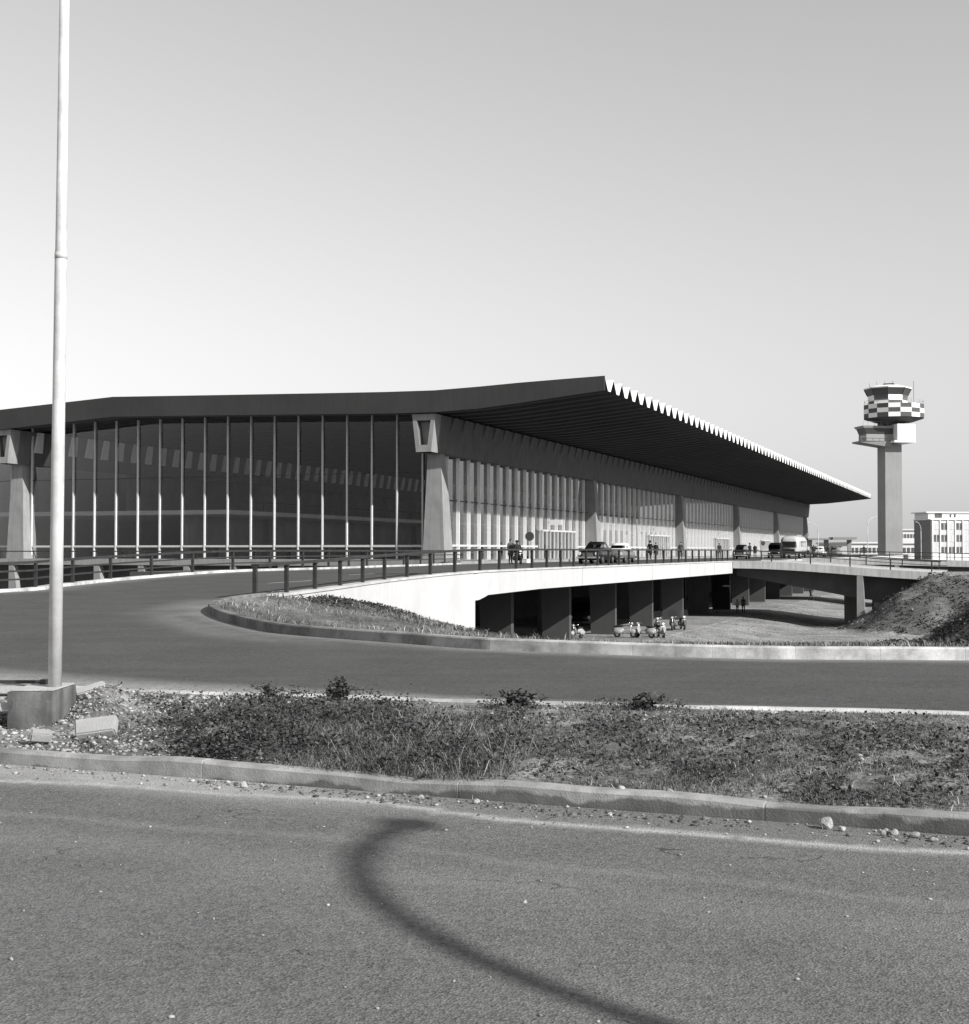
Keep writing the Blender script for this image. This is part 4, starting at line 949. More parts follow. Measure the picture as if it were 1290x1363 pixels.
q.tube([(-10.1, -3.35, TZ(588) + 1.1), (-.3, -3.35, TZ(588) + 1.1)], .05, 5); q.tube([(-9.5, -3.4, TZ(568) + 1.2), (-.3, -3.4, TZ(568) + 1.2)], .05, 5)
q.build('guard_rail', M['far_grey'], tw)
MB().box(-2.5, 2.5, -2.5, 2.5, TZ(566) + .02, TZ(557)).build('neck', M['t_grey'], tw)
def octo(cx, rx, ry, z_, n=16): return [(cx + rx*math.cos(2*math.pi*(i + .5)/n), ry*math.sin(2*math.pi*(i + .5)/n), z_) for i in range(n)]
rows = [(562, .62), (557.5, .97), (557, 1.0), (551, 1.0), (545, 1.0), (539, 1.0)]
q = MB(); nn = 16; R = 8.6; dcx = 1.4
rings = [octo(dcx, R*k, R*k*.95, TZ(y)) for y, k in rows]
o = len(q.v); q.v = [v for r in rings for v in r]
for i in range(len(rings) - 1):
    for j in range(nn):
        q.f.append((i*nn + j, i*nn + (j + 1) % nn, (i + 1)*nn + (j + 1) % nn, (i + 1)*nn + j)); q.mi.append((i + j) % 2 if i >= 2 else 1)
q.f.append(tuple(range(nn - 1, -1, -1))); q.mi.append(1); q.f.append(tuple((len(rings) - 1)*nn + j for j in range(nn))); q.mi.append(0)
q.build('drum', [M['t_white'], M['t_grey']], tw)
q = MB(); nc = 8; rc = [octo(-.4, 5.5, 5.4, TZ(539) + .02, nc), octo(-.4, 5.5, 5.4, TZ(534), nc), octo(-.4, 5.65, 5.5, TZ(527), nc)]
q.v = [v for r in rc for v in r]
for i in range(2):
    for j in range(nc): q.f.append((i*nc + j, i*nc + (j + 1) % nc, (i + 1)*nc + (j + 1) % nc, (i + 1)*nc + j)); q.mi.append((i + j) % 2)
q.build('cab_wall', [M['t_white'], M['t_grey']], tw)
cb = MB().loft([octo(-.4, 5.63, 5.48, TZ(527) + .01, nc), octo(-.4, 6.6, 6.4, TZ(518), nc)]).build('cab_window', M['t_glass'], tw)
q = MB()
for a, b_ in zip(octo(-.4, 5.7, 5.55, TZ(527), nc), octo(-.4, 6.68, 6.48, TZ(518), nc)): q.tube([a, b_], .1, 5)
q.build('window_frame', M['t_grey'], cb)
MB().loft([octo(-.4, 6.7, 6.5, TZ(518) + .02, nc), octo(-.4, 6.8, 6.6, TZ(516.5), nc), octo(-.4, 4, 4, TZ(513.5), nc)]).build('roof', M['t_white'], tw)
q = MB(); q.tube([(0, 0, TZ(514)), (0, 0, TZ(511.5))], .5, 8); q.tube([(-1.6, 0, TZ(511.5)), (1.6, .2, TZ(510.5))], [.35, .35], 6)
for x, y0, y1 in ((-3.5, 516, 508), (-1, 513, 507), (1.4, 513, 506), (-5.8, 517, 510)): q.tube([(x, 0, TZ(y0)), (x - .3, 0, TZ(y1))], .05, 5)
q.tube([(7.6, 0, TZ(539)), (7.6, 0, TZ(506))], .06, 5); q.build('antenna', M['rail'], tw)
q = MB()
for i in range(16):
    a = octo(dcx, R*.98, R*.93, TZ(539) + .02)[i]; b_ = octo(dcx, R*.98, R*.93, TZ(539) + .02)[(i + 1) % 16]
    q.tube([a, (a[0], a[1], a[2] + 1.1)], .05, 5); q.tube([(a[0], a[1], a[2] + 1.1), (b_[0], b_[1], b_[2] + 1.1)], .045, 5)
q.build('guard_rail', M['far_grey'], tw)

# ------------------------------------------------------------------ office block and other far buildings
YO = 330.; ko = YO/F
def OZ(py): return (YH - py)*ko + 7.0
of = thing('office_building', 'white three storey office block with window grid at the right', 'building', ((1240 - CX)*ko, YO, E - 7.0), math.radians(8.6))
W_ = 34.; Dp = 8.8; bw_ = 1.93; nb = 17
MB().box(.0, W_, .15, Dp, 0, OZ(692)).build('wall', M['office'], of)
MB().box(-.12, -.005, .0, Dp, 0, OZ(692)).build('side_wall', M['office_side'], of)
q = MB(); q.box(-.3, W_, -.25, Dp + .1, OZ(692) + .01, OZ(690.5)); rf = q.build('roof', M['office'], of)
q = MB(); q.box(-.2, W_, 1.2, Dp - .5, OZ(690.5) + .01, OZ(682.5)); q.box(-.9, W_, .7, Dp, OZ(682.5) + .01, OZ(681)); pt = q.build('penthouse', M['office'], of)
q = MB(); q.box(1.5, 3.3, 1.1, 1.19, OZ(689), OZ(683.3)); q.box(5.3, 5.7, 1.1, 1.19, OZ(688.5), OZ(684.5)); q.box(6.4, 6.8, 1.1, 1.19, OZ(688.5), OZ(684)); q.build('window', M['win'], pt)
pil = MB().box(-.14, .14, -.12, .148, 0, OZ(692) - .01).mesh('pilaster', M['office'])
for i in range(nb + 1): link(pil, 'pilaster', of, (i*bw_ + .3, 0, 0))
wm = {}
for r_, (y0, y1) in enumerate(((705, 696), (721, 712), (736, 728))):
    for i in range(nb):
        dark = random.random() < .75
        key = (r_, dark)
        if key not in wm:
            wm[key] = MB().box(.3, bw_ - .05, .06, .145, OZ(y0), OZ(y1)).mesh('window', M['win'] if dark else M['office_panel'])
            wm['f', r_] = MB().box(bw_/2 + .1, bw_/2 + .2, .02, .055, OZ(y0), OZ(y1)).mesh('frame', M['office'])
        w_ = link(wm[key], 'window', of, (i*bw_ + .2, 0, 0)); link(wm['f', r_], 'frame', w_)
sp = MB()
for y0, y1 in ((711.5, 705.5), (727.5, 721.5)): sp.box(.3, W_, .1, .149, OZ(y0), OZ(y1))
sp.build('spandrel', M['office_panel'], of)
def far_box(name, label, px0, px1, py0, Y, depth, wm_, roofm, wins=None):
    k = Y/F; t = thing(name, label, 'building', ((px0 - CX)*k, Y, E - 7.0), math.radians(4)); w_ = (px1 - px0)*k; h = (YH - py0)*k + 7.0
    MB().box(0, w_, 0, depth, 0, h).build('wall', wm_, t); MB().box(-.6, w_ + .6, -.8, depth + .4, h + .01, h + .6).build('roof', roofm, t)
    if wins:
        y0, y1, n = wins; q = MB()
        me = MB().box(0, w_/n*.7, -.12, -.005, (YH - y0)*k + 7.0, (YH - y1)*k + 7.0).mesh('window', M['win'])
        for i in range(n): link(me, 'window', t, (w_/n*(i + .15), 0, 0))
    return t
far_box('hangar', 'long low pale hangar on the horizon behind the tower', 1132, 1226, 723.5, 520, 40, M['far_wall'], M['far_wall'], (736, 729, 16))
far_box('far_building', 'pale blocky building behind the tower and the office block', 1199, 1224, 706, 600, 20, M['far_wall'], M['far_wall'], (716, 711, 6))
# open shelter beyond the end of the terminal
ys = 300.; ks = ys/F
sh = thing('shelter', 'open flat roofed shelter beyond the end of the terminal', 'shelter', ((1104 - CX)*ks, ys, E - .95), math.radians(-6))
zs = lambda py: (YH - py)*ks + .95
MB().box(-4.6, .55, -1, 5, zs(718.5), zs(716.4)).build('roof', M['far_grey'], sh); MB().box(.56, 5.6, -1.4, 5, zs(718), zs(715)).build('roof', M['far_grey'], sh)
q = MB().hexa([(-.3, 0, 0), (.3, 0, 0), (.3, .6, 0), (-.3, .6, 0)], [(-.5, 0, zs(718.6)), (.5, 0, zs(718.6)), (.5, .6, zs(718.6)), (-.5, .6, zs(718.6))]).mesh('pier', M['far_grey'])
for x in (-4.0, -.5, 4.4): link(q, 'pier', sh, (x, 1, 0))
MB().box(-4.5, 5.4, 4.6, 4.9, 0, zs(727)).build('back_wall', M['far_wall'], sh)
# far street lamps
for px, pyb, pyt, Y, d, lab in ((1089, 733, 696, 215, (-.95, -.3), 'far curved street lamp by the end of the terminal'), (1155, 735, 688, 235, (.95, .3), 'far curved street lamp whose arm crosses the tower shaft'), (1226, 738, 695, 245, (-.7, -.7), 'far curved street lamp before the dark office side wall')):
    k = Y/F; zb = -1.6 if px > 1100 else -.95; h = (YH - pyt)*k - zb
    lamp_post(((px - CX)*k, Y, E + zb), h, .085, .055, 1.6, 1.5, d, lab, n=8, group='far street lamps')

# ------------------------------------------------------------------ vehicles
def sup(a, rx, ry, n): 
    c, s = math.cos(a), math.sin(a); return rx*math.copysign(abs(c)**(2/n), c), ry*math.copysign(abs(s)**(2/n), s)
def make_car(name, label, loc_, rz, body, roofm, k=1.0, boxy=0.0, cat='car', group=None, H=1.6):
    t = thing(name, label, cat, loc_, rz, group)
    # body: sections along +y (front)
    st = [(-2.12, .50, .34, .62), (-2.0, .66, .28, .80), (-1.6, .76, .24, .92), (-1.0, .80, .22, .97), (-.2, .82, .22, .99), (.6, .82, .22, .99), (1.2, .79, .22, .98), (1.7, .74, .24, .93), (2.02, .64, .28, .82), (2.14, .46, .34, .66)]
    rings = []
    for y, w, z0, z1 in st:
        zc, zh = (z0 + z1)/2, (z1 - z0)/2
        rings.append([(sup(2*math.pi*i/20, w, zh, 3.2)[0], y, zc + sup(2*math.pi*i/20, w, zh, 3.2)[1]) for i in range(20)])
    q = MB(); q.loft(rings)
    for sx in (-1, 1):
        q.ellipsoid((sx*.66, 1.38, .62), (.2, .78, .31), 12, 8); q.ellipsoid((sx*.68, -1.32, .6), (.18, .72, .33), 12, 8)
    q.build('body', body, t, True)
    # greenhouse
    lv = [(.97, -1.5, 1.08, .75), (1.12, -1.38, .9, .73), (H - .2, -.98, .5, .63), (H - .06, -.8 - boxy, .34, .56), (H, -.5, .1, .36)]
    n = 40; R = []
    for z_, y0, y1, w in lv:
        R.append([(sup(2*math.pi*(i + .5)/n, w, (y1 - y0)/2, 3.4)[0], (y0 + y1)/2 + sup(2*math.pi*(i + .5)/n, w, (y1 - y0)/2, 3.4)[1], z_) for i in range(n)])
    cab, ws, rw, sw = MB(), MB(), MB(), [MB() for _ in range(4)]
    for i in range(len(R) - 1):
        for j in range(n):
            a = [R[i][j], R[i][(j + 1) % n], R[i + 1][(j + 1) % n], R[i + 1][j]]
            cx = sum(v[0] for v in a)/4; cy = sum(v[1] for v in a)/4; tgt = cab
            if i == 1:
                z_, y0, y1, w = lv[1]; fy = (cy - (-1.18))/(.7 + 1.18)
                if abs(cx) < .56 and cy > 0: tgt = ws
                elif abs(cx) < .5 and cy < 0: tgt = rw
                elif abs(cx) > .6 and (.08 < fy < .46): tgt = sw[0 if cx > 0 else 1]
                elif abs(cx) > .6 and (.52 < fy < .92): tgt = sw[2 if cx > 0 else 3]
            tgt.quad(*a)
    cab.add(R[-1], [tuple(range(n))]); cab.build('cabin', roofm, t, True)
    ws.build('windscreen', M['car_glass'], t); rw.build('rear_window', M['car_glass'], t)
    for q in sw:
        if q.f: q.build('side_window', M['car_glass'], t)
    wt = MB().disc((0, 0, 0), (1, 0, 0), .33, .19, 20).mesh('wheel', M['tyre']); hc = MB().disc((0, 0, 0), (1, 0, 0), .19, .215, 14).mesh('hubcap', M['chrome'])
    for sx in (-1, 1):
        for y in (1.32, -1.3):
            w_ = link(wt, 'wheel', t, (sx*.72, y, .33)); link(hc, 'hubcap', w_)
        q = MB(); q.disc((sx*.62, 2.1, .70), (0, 1, -.05), .12, .12, 16); q.build('headlight', M['lampglass'], t)
    for y, s_ in ((2.22, 1), (-2.2, -1)):
        q = MB(); q.loft([[(x, y - abs(x)**3*.22*s_ + dy, z_) for dy, z_ in ((-.03, .38), (.03, .38), (.03, .5), (-.03, .5))] for x in (-.84, -.6, -.3, 0, .3, .6, .84)]); q.build('bumper', M['chrome'], t)
    q = MB()
    for z_ in (.54, .6, .66, .72): q.box(-.36, .36, 2.1, 2.16, z_, z_ + .025)
    q.build('grille', M['chrome'], t)
    for ch in KIDS(t): pass
    t.scale = (k, k, k); return t
def ang(dx, dy): return math.atan2(dy, dx) - math.pi/2     # heading -> rotation of a thing whose front is +y
HU = ang(-SA, -CA)
def deck(px, py, z_=-.95): return (*gp(px, py, z_), E + z_)
sed = make_car('car', 'black rounded saloon car nearest behind the ramp railing', deck(794, 750.2), HU, M['car_black'], M['car_black'], 1.08, H=1.52)
make_car('car', 'two tone car with white roof parked behind the black saloon', deck(825, 749), HU, M['car_grey'], M['car_white'], 1.03, H=1.56)
make_car('car', 'small boxy black car driving toward the bridge junction', deck(987, 744.2), HU + .05, M['car_black'], M['car_black'], 1., .25, H=1.68)
make_car('car', 'pale car parked at the far end of the terminal', deck(1091, 741.2), HU, M['car_white'], M['car_white'], 1.05)
make_car('car', 'grey car standing before the open shelter', deck(1112, 740.8), HU, M['car_grey'], M['car_grey'], 1.05)
def make_bus(label, loc_, rz):
    t = thing('bus', label, 'bus', loc_, rz); st = [(-4.6, 1.0, .55, 2.5), (-4.4, 1.18, .4, 2.8), (-3, 1.23, .38, 2.98), (3, 1.23, .38, 2.98), (4.1, 1.2, .4, 2.9), (4.45, 1.1, .42, 2.72), (4.6, .95, .5, 2.5)]
    R = [[(sup(2*math.pi*i/24, w, (z1 - z0)/2, 4)[0], y, (z0 + z1)/2 + sup(2*math.pi*i/24, w, (z1 - z0)/2, 4)[1]) for i in range(24)] for y, w, z0, z1 in st]
    MB().loft(R).build('body', M['coach'], t, True)
    q = MB(); q.hexa([(-.98, 4.5, 1.45), (.98, 4.5, 1.45), (.98, 4.66, 1.45), (-.98, 4.66, 1.45)], [(-.9, 4.3, 2.2), (.9, 4.3, 2.2), (.9, 4.62, 2.2), (-.9, 4.62, 2.2)]); q.build('windscreen', M['car_glass'], t)
    q = MB(); q.hexa([(-.8, 4.5, .6), (.8, 4.5, .6), (.8, 4.68, .6), (-.8, 4.68, .6)], [(-.7, 4.5, 1.2), (.7, 4.5, 1.2), (.7, 4.66, 1.2), (-.7, 4.66, 1.2)]); q.build('grille', M['car_black'], t)
    me = MB().box(-.012, .012, -.5, .5, 1.5, 2.25).mesh('window', M['car_glass'])
    for s_ in (-1, 1):
        for i in range(6): link(me, 'window', t, (s_*1.232, 2.9 - i*1.15, 0))
        q = MB(); q.disc((s_*.85, 4.62, .85), (0, 1, 0), .13, .1, 14); q.build('headlight', M['lampglass'], t)
    wt = MB().disc((0, 0, 0), (1, 0, 0), .48, .28, 20).mesh('wheel', M['tyre']); hc = MB().disc((0, 0, 0), (1, 0, 0), .24, .3, 14).mesh('hubcap', M['chrome'])
    for s_ in (-1, 1):
        for y in (2.9, -2.8): w_ = link(wt, 'wheel', t, (s_*1.08, y, .48)); link(hc, 'hubcap', w_)
    q = MB(); q.box(-1.15, 1.15, 4.66, 4.76, .42, .56); q.build('bumper', M['chrome'], t)
    q = MB(); q.box(-.7, .7, -2.5, 2.2, 2.975, 3.12); q.build('luggage_rack', M['far_grey'], t)
    return t
make_bus('pale rounded coach with dark grille in front of the last bays', deck(1057, 742.6), HU)
def make_van(label, loc_, rz, m_, k=1.):
    t = thing('van', label, 'van', loc_, rz); st = [(-2.2, .8, .35, 1.9), (-2.1, .88, .3, 2.0), (.9, .9, .3, 2.02), (1.35, .86, .3, 1.85), (1.75, .82, .3, 1.2), (2.2, .74, .32, 1.05), (2.3, .6, .4, .9)]
    R = [[(sup(2*math.pi*i/20, w, (z1 - z0)/2, 4.5)[0], y, (z0 + z1)/2 + sup(2*math.pi*i/20, w, (z1 - z0)/2, 4.5)[1]) for i in range(20)] for y, w, z0, z1 in st]
    MB().loft(R).build('body', m_, t, True)
    q = MB(); q.hexa([(-.72, 1.7, 1.2), (.72, 1.7, 1.2), (.72, 1.82, 1.2), (-.72, 1.82, 1.2)], [(-.66, 1.3, 1.72), (.66, 1.3, 1.72), (.66, 1.48, 1.72), (-.66, 1.48, 1.72)]); q.build('windscreen', M['car_glass'], t)
    wt = MB().disc((0, 0, 0), (1, 0, 0), .36, .2, 18).mesh('wheel', M['tyre']); hc = MB().disc((0, 0, 0), (1, 0, 0), .19, .22, 12).mesh('hubcap', M['chrome'])
    for s_ in (-1, 1):
        for y in (1.5, -1.4): w_ = link(wt, 'wheel', t, (s_*.8, y, .36)); link(hc, 'hubcap', w_)
        q = MB(); q.disc((s_*.6, 2.28, .75), (0, 1, 0), .11, .1, 12); q.build('headlight', M['lampglass'], t)
        q = MB(); q.box(s_*.9 - .012, s_*.9 + .012, .5, 1.2, 1.2, 1.7); q.build('side_window', M['car_glass'], t)
    q = MB(); q.box(-.8, .8, 2.3, 2.38, .38, .5); q.build('bumper', M['chrome'], t); t.scale = (k, k, k); return t
make_van('black van parked to the left of the pale coach', deck(1034, 742.8), HU, M['car_black'], 1.02)
make_van('dark lorry parked in the shade under the elevated roadway', (*PU(9.5, u_at_px(789, 10)), E - 5.83), HU + .1, M['car_black'], 1.15)
# scooters
def make_scooter(label, loc_, rz, screen, group=None):
    body = M['scooter_grey'] if screen else M['scooter_cream']
    t = thing('scooter', label, 'scooter', loc_, rz, group)
    q = MB(); q.ellipsoid((0, -.42, .5), (.16, .42, .22), 14, 10); q.ellipsoid((.15, -.45, .42), (.12, .34, .17)); q.ellipsoid((-.15, -.45, .42), (.12, .34, .17))
    q.box(-.13, .13, -.15, .32, .26, .3); q.loft([[(x*w, y, z_) for x in (-1, -.5, .5, 1)] + [(x*w, y + .03, z_) for x in (1, .5, -.5, -1)] for y, z_, w in ((.3, .28, .14), (.4, .45, .24), (.44, .7, .22), (.43, .86, .12))])
    q.ellipsoid((0, .56, .42), (.09, .24, .17)); b_ = q.build('body', body, t, True)
    MB().ellipsoid((0, -.4, .76), (.13, .34, .07)).build('saddle', M['tyre'], t, True)
    q = MB(); q.tube([(0, .56, .3), (0, .47, .7), (0, .43, .95)], [.03, .03, .04], 8); q.tube([(-.33, .34, 1.0), (-.1, .42, .97), (.1, .42, .97), (.33, .34, 1.0)], .022, 8); q.build('handlebar', M['chrome'], t, True)
    MB().disc((0, .52, .95), (0, 1, .1), .08, .1, 14).build('headlight', M['lampglass'], t)
    for y in (.6, -.5):
        w_ = MB().disc((0, y, .22), (1, 0, 0), .22, .09, 18).build('wheel', M['tyre'], t); MB().disc((0, y, .22), (1, 0, 0), .1, .1, 12).build('rim', M['chrome'], w_)
    if screen:
        q = MB(); q.loft([[(.3*math.cos(a), .46 - .1*(z_ - .95), z_ + 0*a) for a in (math.pi, math.pi*.75, math.pi*.5, math.pi*.25, 0)] for z_ in (.95,)] + [[(.33*s_*math.cos(a), .46 - .12*(z_ - .95), z_) for a in (math.pi, math.pi*.75, math.pi*.5, math.pi*.25, 0)] for z_, s_ in ((1.2, 1.), (1.4, .9), (1.5, .55))], cap=False, closed=False); q.build('windshield', glass_mat('scooter_screen', .85, .8), t, recalc=False)
    return t
GS = 'parked scooters by the piers'
def yard(px, py, z_=-5.83): x, y = gp(px, py, z_); return (x, y, E + float(island_z([(x, y)])[0]) if toPU(x, y)[0] > 17.6 else E - 5.83)
make_scooter('pale scooter standing alone at the left of the other scooters', yard(768, 850.0, -5.83), ang(-.6, -.8), False, GS).scale = (.95,)*3
make_scooter('pale scooter seen side on with its tail to the left', yard(831, 848.5, -5.83), ang(.95, -.3), False, GS)
make_scooter('pale scooter seen side on with its tail to the right', yard(858, 849, -5.83), ang(-.8, .5), False, GS)
make_scooter('pale scooter seen front on just right of two side on scooters', yard(879, 848, -5.83), ang(.2, -1), False, GS)
make_scooter('grey scooter with windshield half hidden behind a front facing pale scooter', yard(875, 840, -5.83), ang(-.1, -1), True, GS)
make_scooter('grey scooter with windshield, left one of the pair farther back', yard(896, 838.5, -5.83), ang(-.3, -1), True, GS)
make_scooter('grey scooter with windshield, right one of the pair farther back', yard(908, 837.5, -5.83), ang(.1, -1), True, GS)
# round road signs
def round_sign(label, loc_, d, h, rz, base=True):
    t = thing('road_sign', label, 'road sign', loc_, rz); MB().tube([(0, 0, 0), (0, 0, h)], .03, 8).build('pole', M['pole'], t)
    MB().disc((0, -.05, h - d*.4), (0, 1, 0), d/2, .03, 24).build('panel', M['sign_dark'], t)
    if base: MB().hexa([(-.25, -.2, 0), (.25, -.2, 0), (.25, .2, 0), (-.25, .2, 0)], [(-.2, -.16, .3), (.2, -.16, .3), (.2, .16, .3), (-.2, .16, .3)]).build('base', M['sign_white'], t)
x_, y_, z_ = deck(705, 749.2); round_sign('dark round road sign on a pole with a white base block', (x_, y_, z_), .72, 2.4, 0)
x_, y_, z_ = deck(1015.5, 743.6); round_sign('small round sign near the last bays of the terminal', (x_, y_, z_), .55, 2.1, .2, False)

# ------------------------------------------------------------------ people
def make_person(label, loc_, rz, pose='stand', top='dark_cloth', leg='dark_cloth', k=1., hat=False, hair='hair', coat=False):
    s = .0
    J_ = {'pel': (0, 0, .93), 'sp': (0, .01, 1.12), 'ch': (0, .0, 1.32), 'nk': (0, 0, 1.49), 'hd': (0, .02, 1.59), 'ht': (0, .01, 1.70), 'nose': (0, .12, 1.595)}
    if pose == 'walk': legs = {-1: ((.22, .5), (.34, .1)), 1: ((-.02, .49), (-.32, .16))}
    elif pose == 'sit': legs = {-1: ((.42, .86), (.42, .42)), 1: ((.42, .86), (.42, .42))}
    else: legs = {-1: ((.02, .5), (-.02, .09)), 1: ((.03, .5), (.0, .09))}
    arms = {'stand': ((-.03, 1.14), (.05, .9)), 'walk': ((-.05, 1.15), (.08, .92)), 'sit': ((.12, 1.12), (.42, 1.08))}[pose]
    edges = [('pel', 'sp'), ('sp', 'ch'), ('ch', 'nk'), ('nk', 'hd'), ('hd', 'ht'), ('hd', 'nose')]
    rad = {'pel': (.155, .115), 'sp': (.14, .105), 'ch': (.17, .115), 'nk': (.058, .058), 'hd': (.078, .095), 'ht': (.06, .07), 'nose': (.014, .014)}
    kind = {'pel': 'leg', 'sp': 'top', 'ch': 'top', 'nk': 'skin', 'hd': 'skin', 'ht': 'skin', 'nose': 'skin'}
    for sd in (-1, 1):
        n = 'L' if sd < 0 else 'R'; sw_ = (.18 if pose == 'walk' else .02)*sd
        ky, kz = legs[sd][0]; ay, az = legs[sd][1]
        J_['hip' + n] = (sd*.10, 0, .88); J_['kn' + n] = (sd*.11, ky, kz); J_['an' + n] = (sd*.11, ay, az); J_['to' + n] = (sd*.13, ay + .16, az - .045)
        J_['sh' + n] = (sd*.185, 0, 1.42); J_['el' + n] = (sd*.245, arms[0][0] + sw_*.5, arms[0][1]); J_['wr' + n] = (sd*(.24 if pose != 'sit' else .2), arms[1][0] + sw_, arms[1][1])
        w = Vector(J_['wr' + n]); dr = (w - Vector(J_['el' + n])).normalized(); J_['pa' + n] = tuple(w + dr*.075)
        edges += [('pel', 'hip' + n), ('hip' + n, 'kn' + n), ('kn' + n, 'an' + n), ('an' + n, 'to' + n), ('ch', 'sh' + n), ('sh' + n, 'el' + n), ('el' + n, 'wr' + n), ('wr' + n, 'pa' + n)]
        for q, r_ in (('hip', .095), ('kn', .062), ('an', .042), ('to', .038), ('sh', .07), ('el', .048), ('wr', .032), ('pa', .034)): rad[q + n] = (r_, r_)
        for q, c_ in (('hip', 'leg'), ('kn', 'leg'), ('an', 'leg'), ('to', 'shoe'), ('sh', 'top'), ('el', 'top'), ('wr', 'top'), ('pa', 'skin')): kind[q + n] = c_
        sdv = dr.cross(Vector((sd, 0, 0))).normalized()
        for fi, (o_, l_) in enumerate(((-.03, .075), (-.01, .085), (.011, .08), (.03, .062))):
            b_ = Vector(J_['pa' + n]); J_['f%d%s' % (fi, n)] = tuple(b_ + sdv*o_ + dr*l_*.6 + Vector((-sd*.01, 0, 0))); J_['g%d%s' % (fi, n)] = tuple(b_ + sdv*o_*1.1 + dr*l_ + Vector((-sd*.03, 0, 0)))
            edges += [('pa' + n, 'f%d%s' % (fi, n)), ('f%d%s' % (fi, n), 'g%d%s' % (fi, n))]
            for q in 'fg': rad['%s%d%s' % (q, fi, n)] = (.009, .009); kind['%s%d%s' % (q, fi, n)] = 'skin'
        J_['t' + n] = tuple(w + dr*.05 + Vector((-sd*.02, .05, 0))); edges.append(('wr' + n, 't' + n)); rad['t' + n] = (.01, .01); kind['t' + n] = 'skin'
    names = list(J_); idx = {n: i for i, n in enumerate(names)}
    me = bpy.data.meshes.new('person'); me.from_pydata([J_[n] for n in names], [(idx[a], idx[b_]) for a, b_ in edges], [])
    tmp = bpy.data.objects.new('tmp', me); COL.objects.link(tmp); sm = tmp.modifiers.new('s', 'SKIN'); sm.use_smooth_shade = True; ss = tmp.modifiers.new('d', 'SUBSURF'); ss.levels = 1
    for i, n in enumerate(names): me.skin_vertices[0].data[i].radius = rad[n]; me.skin_vertices[0].data[i].use_root = (n == 'pel')
    dg = bpy.context.evaluated_depsgraph_get(); dg.update(); bodym = bpy.data.meshes.new_from_object(tmp.evaluated_get(dg)); bpy.data.objects.remove(tmp)
    bodym.name = 'person'; bodym.materials.clear(); order = {'top': M[top], 'leg': M[leg], 'skin': M['skin'], 'shoe': M['tyre']}
    for q in order.values(): bodym.materials.append(q)
    key = list(order); JP = np.array([J_[n] for n in names]); JK = [kind[n] for n in names]
    seg = [(JP[idx[a]], JP[idx[b_]], kind[b_] if b_ not in ('nk',) else 'top') for a, b_ in edges]
    A_ = np.array([s0 for s0, _, _ in seg]); B_ = np.array([s1 for _, s1, _ in seg]); D_ = B_ - A_; L2 = (D_*D_).sum(1)
    for pl in bodym.polygons:
        c = np.array(pl.center); t_ = np.clip(((c - A_)*D_).sum(1)/L2, 0, 1); d_ = np.linalg.norm(c - (A_ + D_*t_[:, None]), axis=1); pl.material_index = key.index(seg[int(d_.argmin())][2])
    o = link(bodym, 'person', None, loc_, rz); o.scale = (k, k, k); tag(o, label, 'person')
    q = MB(); q.ellipsoid((0, -.012, 1.665), (.092, .108, .085), 14, 8); q.build('hair', M[hair], o, True)
    q = MB(); q.ellipsoid((-.032, .098, 1.62), (.012, .01, .009), 8, 6); q.ellipsoid((.032, .098, 1.62), (.012, .01, .009), 8, 6); q.build('eyes', M['hair'], o, True)
    if hat:
        q = MB(); q.disc((0, .0, 1.705), (0, 0, 1), .15, .015, 18); q.tube([(0, 0, 1.71), (0, 0, 1.80)], [.1, .085], 14); q.build('hat', M['dark_cloth'], o)
    if coat:
        q = MB(); q.loft([[(sup(2*math.pi*i/16, w, d_, 2.2)[0], sup(2*math.pi*i/16, w, d_, 2.2)[1], z_) for i in range(16)] for z_, w, d_ in ((.62, .225, .17), (.85, .2, .155), (1.1, .175, .135), (1.36, .19, .13))], cap=False); q.build('coat', M[top], o, True)
    return o
wk = -.75
def pav(px, py): return deck(px, py, -.88)
make_person('person in dark jacket standing by the doors left of the black saloon', pav(787, 746.5), ang(.8, -.5), 'stand', 'dark_cloth', 'mid_cloth', 1.0)
make_person('person in dark coat walking in the left of a pair', pav(865.5, 745.4), ang(.5, .8), 'walk', 'dark_cloth', 'dark_cloth', 1.05, coat=True, hat=True)
make_person('person in dark coat in the right of the walking pair', pav(873, 745.0), ang(.4, .8), 'walk', 'dark_cloth', 'mid_cloth', 1.0, coat=True)
make_person('person in grey jacket standing before the third column', pav(906, 744.6), ang(-.5, -.8), 'stand', 'mid_cloth', 'dark_cloth', 1.03)
make_person('person in dark suit standing left of the small boxy car', pav(957.5, 743.6), ang(.3, -.9), 'stand', 'dark_cloth', 'dark_cloth', 1.02)
make_person('person in dark uniform and cap right of the small boxy car', pav(998, 742.6), ang(.5, -.9), 'stand', 'dark_cloth', 'dark_cloth', 1.05, hat=True)
make_person('broad person in dark coat beside the capped one', pav(1005, 742.5), ang(-.3, -.9), 'stand', 'dark_cloth', 'dark_cloth', 1.0, coat=True, hair='light_cloth')
make_person('person in white shirt standing right of the coach', pav(1075.5, 741.6), ang(-.4, -.9), 'stand', 'light_cloth', 'dark_cloth', 1.0)
make_person('person in dark clothes left of the pale far car', pav(1083, 741.4), ang(.2, -.9), 'stand', 'dark_cloth', 'dark_cloth', 1.0)
make_person('person in dark clothes just right of the pale far car', pav(1099, 741.2), ang(.2, -.9), 'walk', 'dark_cloth', 'dark_cloth', 1.0)
make_person('person in grey coat between the two far cars', pav(1103.5, 741.2), ang(-.2, -.9), 'stand', 'mid_cloth', 'dark_cloth', 1.0, coat=True)
make_person('person in dark clothes on the forecourt right of the shelter', pav(1150, 741.0), ang(.2, -.9), 'stand', 'dark_cloth', 'dark_cloth', 1.0)
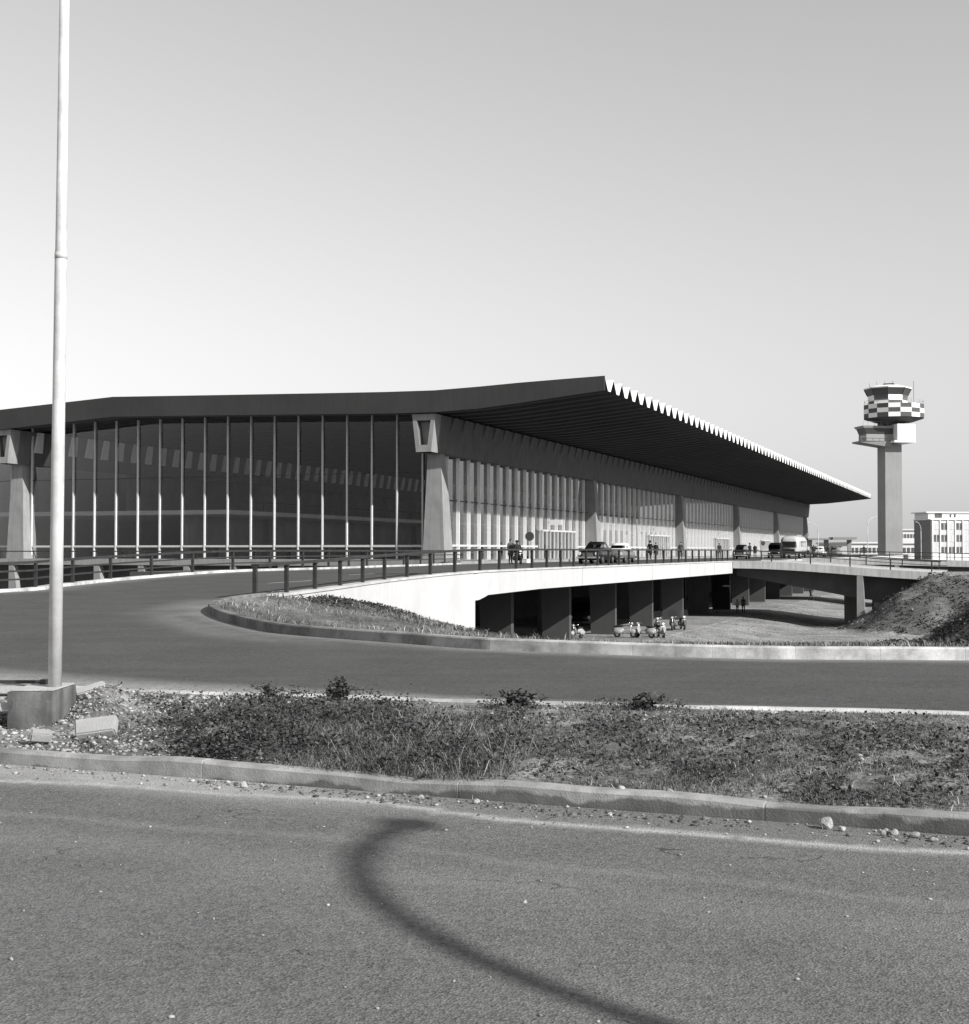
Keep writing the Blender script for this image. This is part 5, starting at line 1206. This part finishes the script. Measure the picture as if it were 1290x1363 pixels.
make_person('taller person standing in the sun below the bridge', yard(989, 816.5, -5.83), ang(.2, -1), 'stand', 'mid_cloth', 'dark_cloth', .9)
make_person('shorter person beside the taller one below the bridge', yard(981, 816.0, -5.83), ang(.4, -.9), 'stand', 'light_cloth', 'mid_cloth', .75)
make_person('person bending in the distant sunlit yard under the bridge', (*PU(18.6, 66), E - 5.83), ang(.9, -.3), 'walk', 'dark_cloth', 'dark_cloth', 1.)
# motor scooter with rider and passenger on the ramp
x_, y_, z_ = deck(690, 751.0)
hd = ang(.25, -.97)
sc1 = make_scooter('dark scooter carrying two people on the forecourt', (x_, y_, z_), hd, False)
for o in KIDS(sc1):
    if o.name.startswith('body'): o.data.materials[0] = M['car_black']
R2 = Matrix.Rotation(hd, 2)
def on_sc(dy, dx=0.): q = R2 @ Vector((dx, dy)); return (x_ + q.x, y_ + q.y, z_ - .08)
make_person('person in dark jacket driving the scooter', on_sc(-.18), hd, 'sit', 'dark_cloth', 'mid_cloth', 1.0, hat=True)
make_person('person in grey jacket riding behind on the scooter', on_sc(-.55, -.02), hd, 'sit', 'mid_cloth', 'dark_cloth', 1.03)
make_person('person in dark coat standing beside the loaded scooter', (x_ - .55, y_ + .7, z_), ang(.6, -.8), 'stand', 'mid_cloth', 'dark_cloth', 1.03, coat=True)

# ------------------------------------------------------------------ light, sky, camera
sun_dir = Vector((.780, -.625, 0)).normalized(); EL = math.radians(30.6)
sv = Vector((sun_dir.x*math.cos(EL), sun_dir.y*math.cos(EL), math.sin(EL)))
sl = bpy.data.lights.new('sun', 'SUN'); sl.energy = 5.0; sl.angle = math.radians(.45); sl.color = (1, .99, .975)
so = bpy.data.objects.new('sun', sl); COL.objects.link(so); so.rotation_euler = (-sv).to_track_quat('-Z', 'Y').to_euler(); so.location = (30, -30, 60)
w = bpy.data.worlds.new('World'); sc.world = w; w.use_nodes = True; N, L = w.node_tree.nodes, w.node_tree.links
sk = N.new('ShaderNodeTexSky'); sk.sky_type = 'NISHITA'; sk.sun_disc = False; sk.sun_elevation = EL
sk.sun_rotation = math.atan2(sun_dir.x, sun_dir.y); sk.air_density = 3.0; sk.dust_density = .0; sk.ozone_density = 1.0
bw = N.new('ShaderNodeRGBToBW'); L.new(sk.outputs[0], bw.inputs[0]); L.new(bw.outputs[0], N['Background'].inputs['Color']); N['Background'].inputs['Strength'].default_value = .101
cam = bpy.data.cameras.new('camera'); co = bpy.data.objects.new('camera', cam); COL.objects.link(co)
cam.sensor_fit = 'HORIZONTAL'; cam.sensor_width = 36; cam.lens = F/1290*36; cam.clip_start = .1; cam.clip_end = 20000
pitch = math.atan((YH - 681.5)/F); co.location = (0, 0, E); co.rotation_euler = (math.pi/2 + pitch, 0, 0); sc.camera = co
sc.view_settings.view_transform = 'Standard'; sc.view_settings.look = 'None'; sc.view_settings.exposure = .36; sc.view_settings.gamma = 1
sc.cycles.max_bounces = 8; sc.cycles.transparent_max_bounces = 16; sc.cycles.use_denoising = True
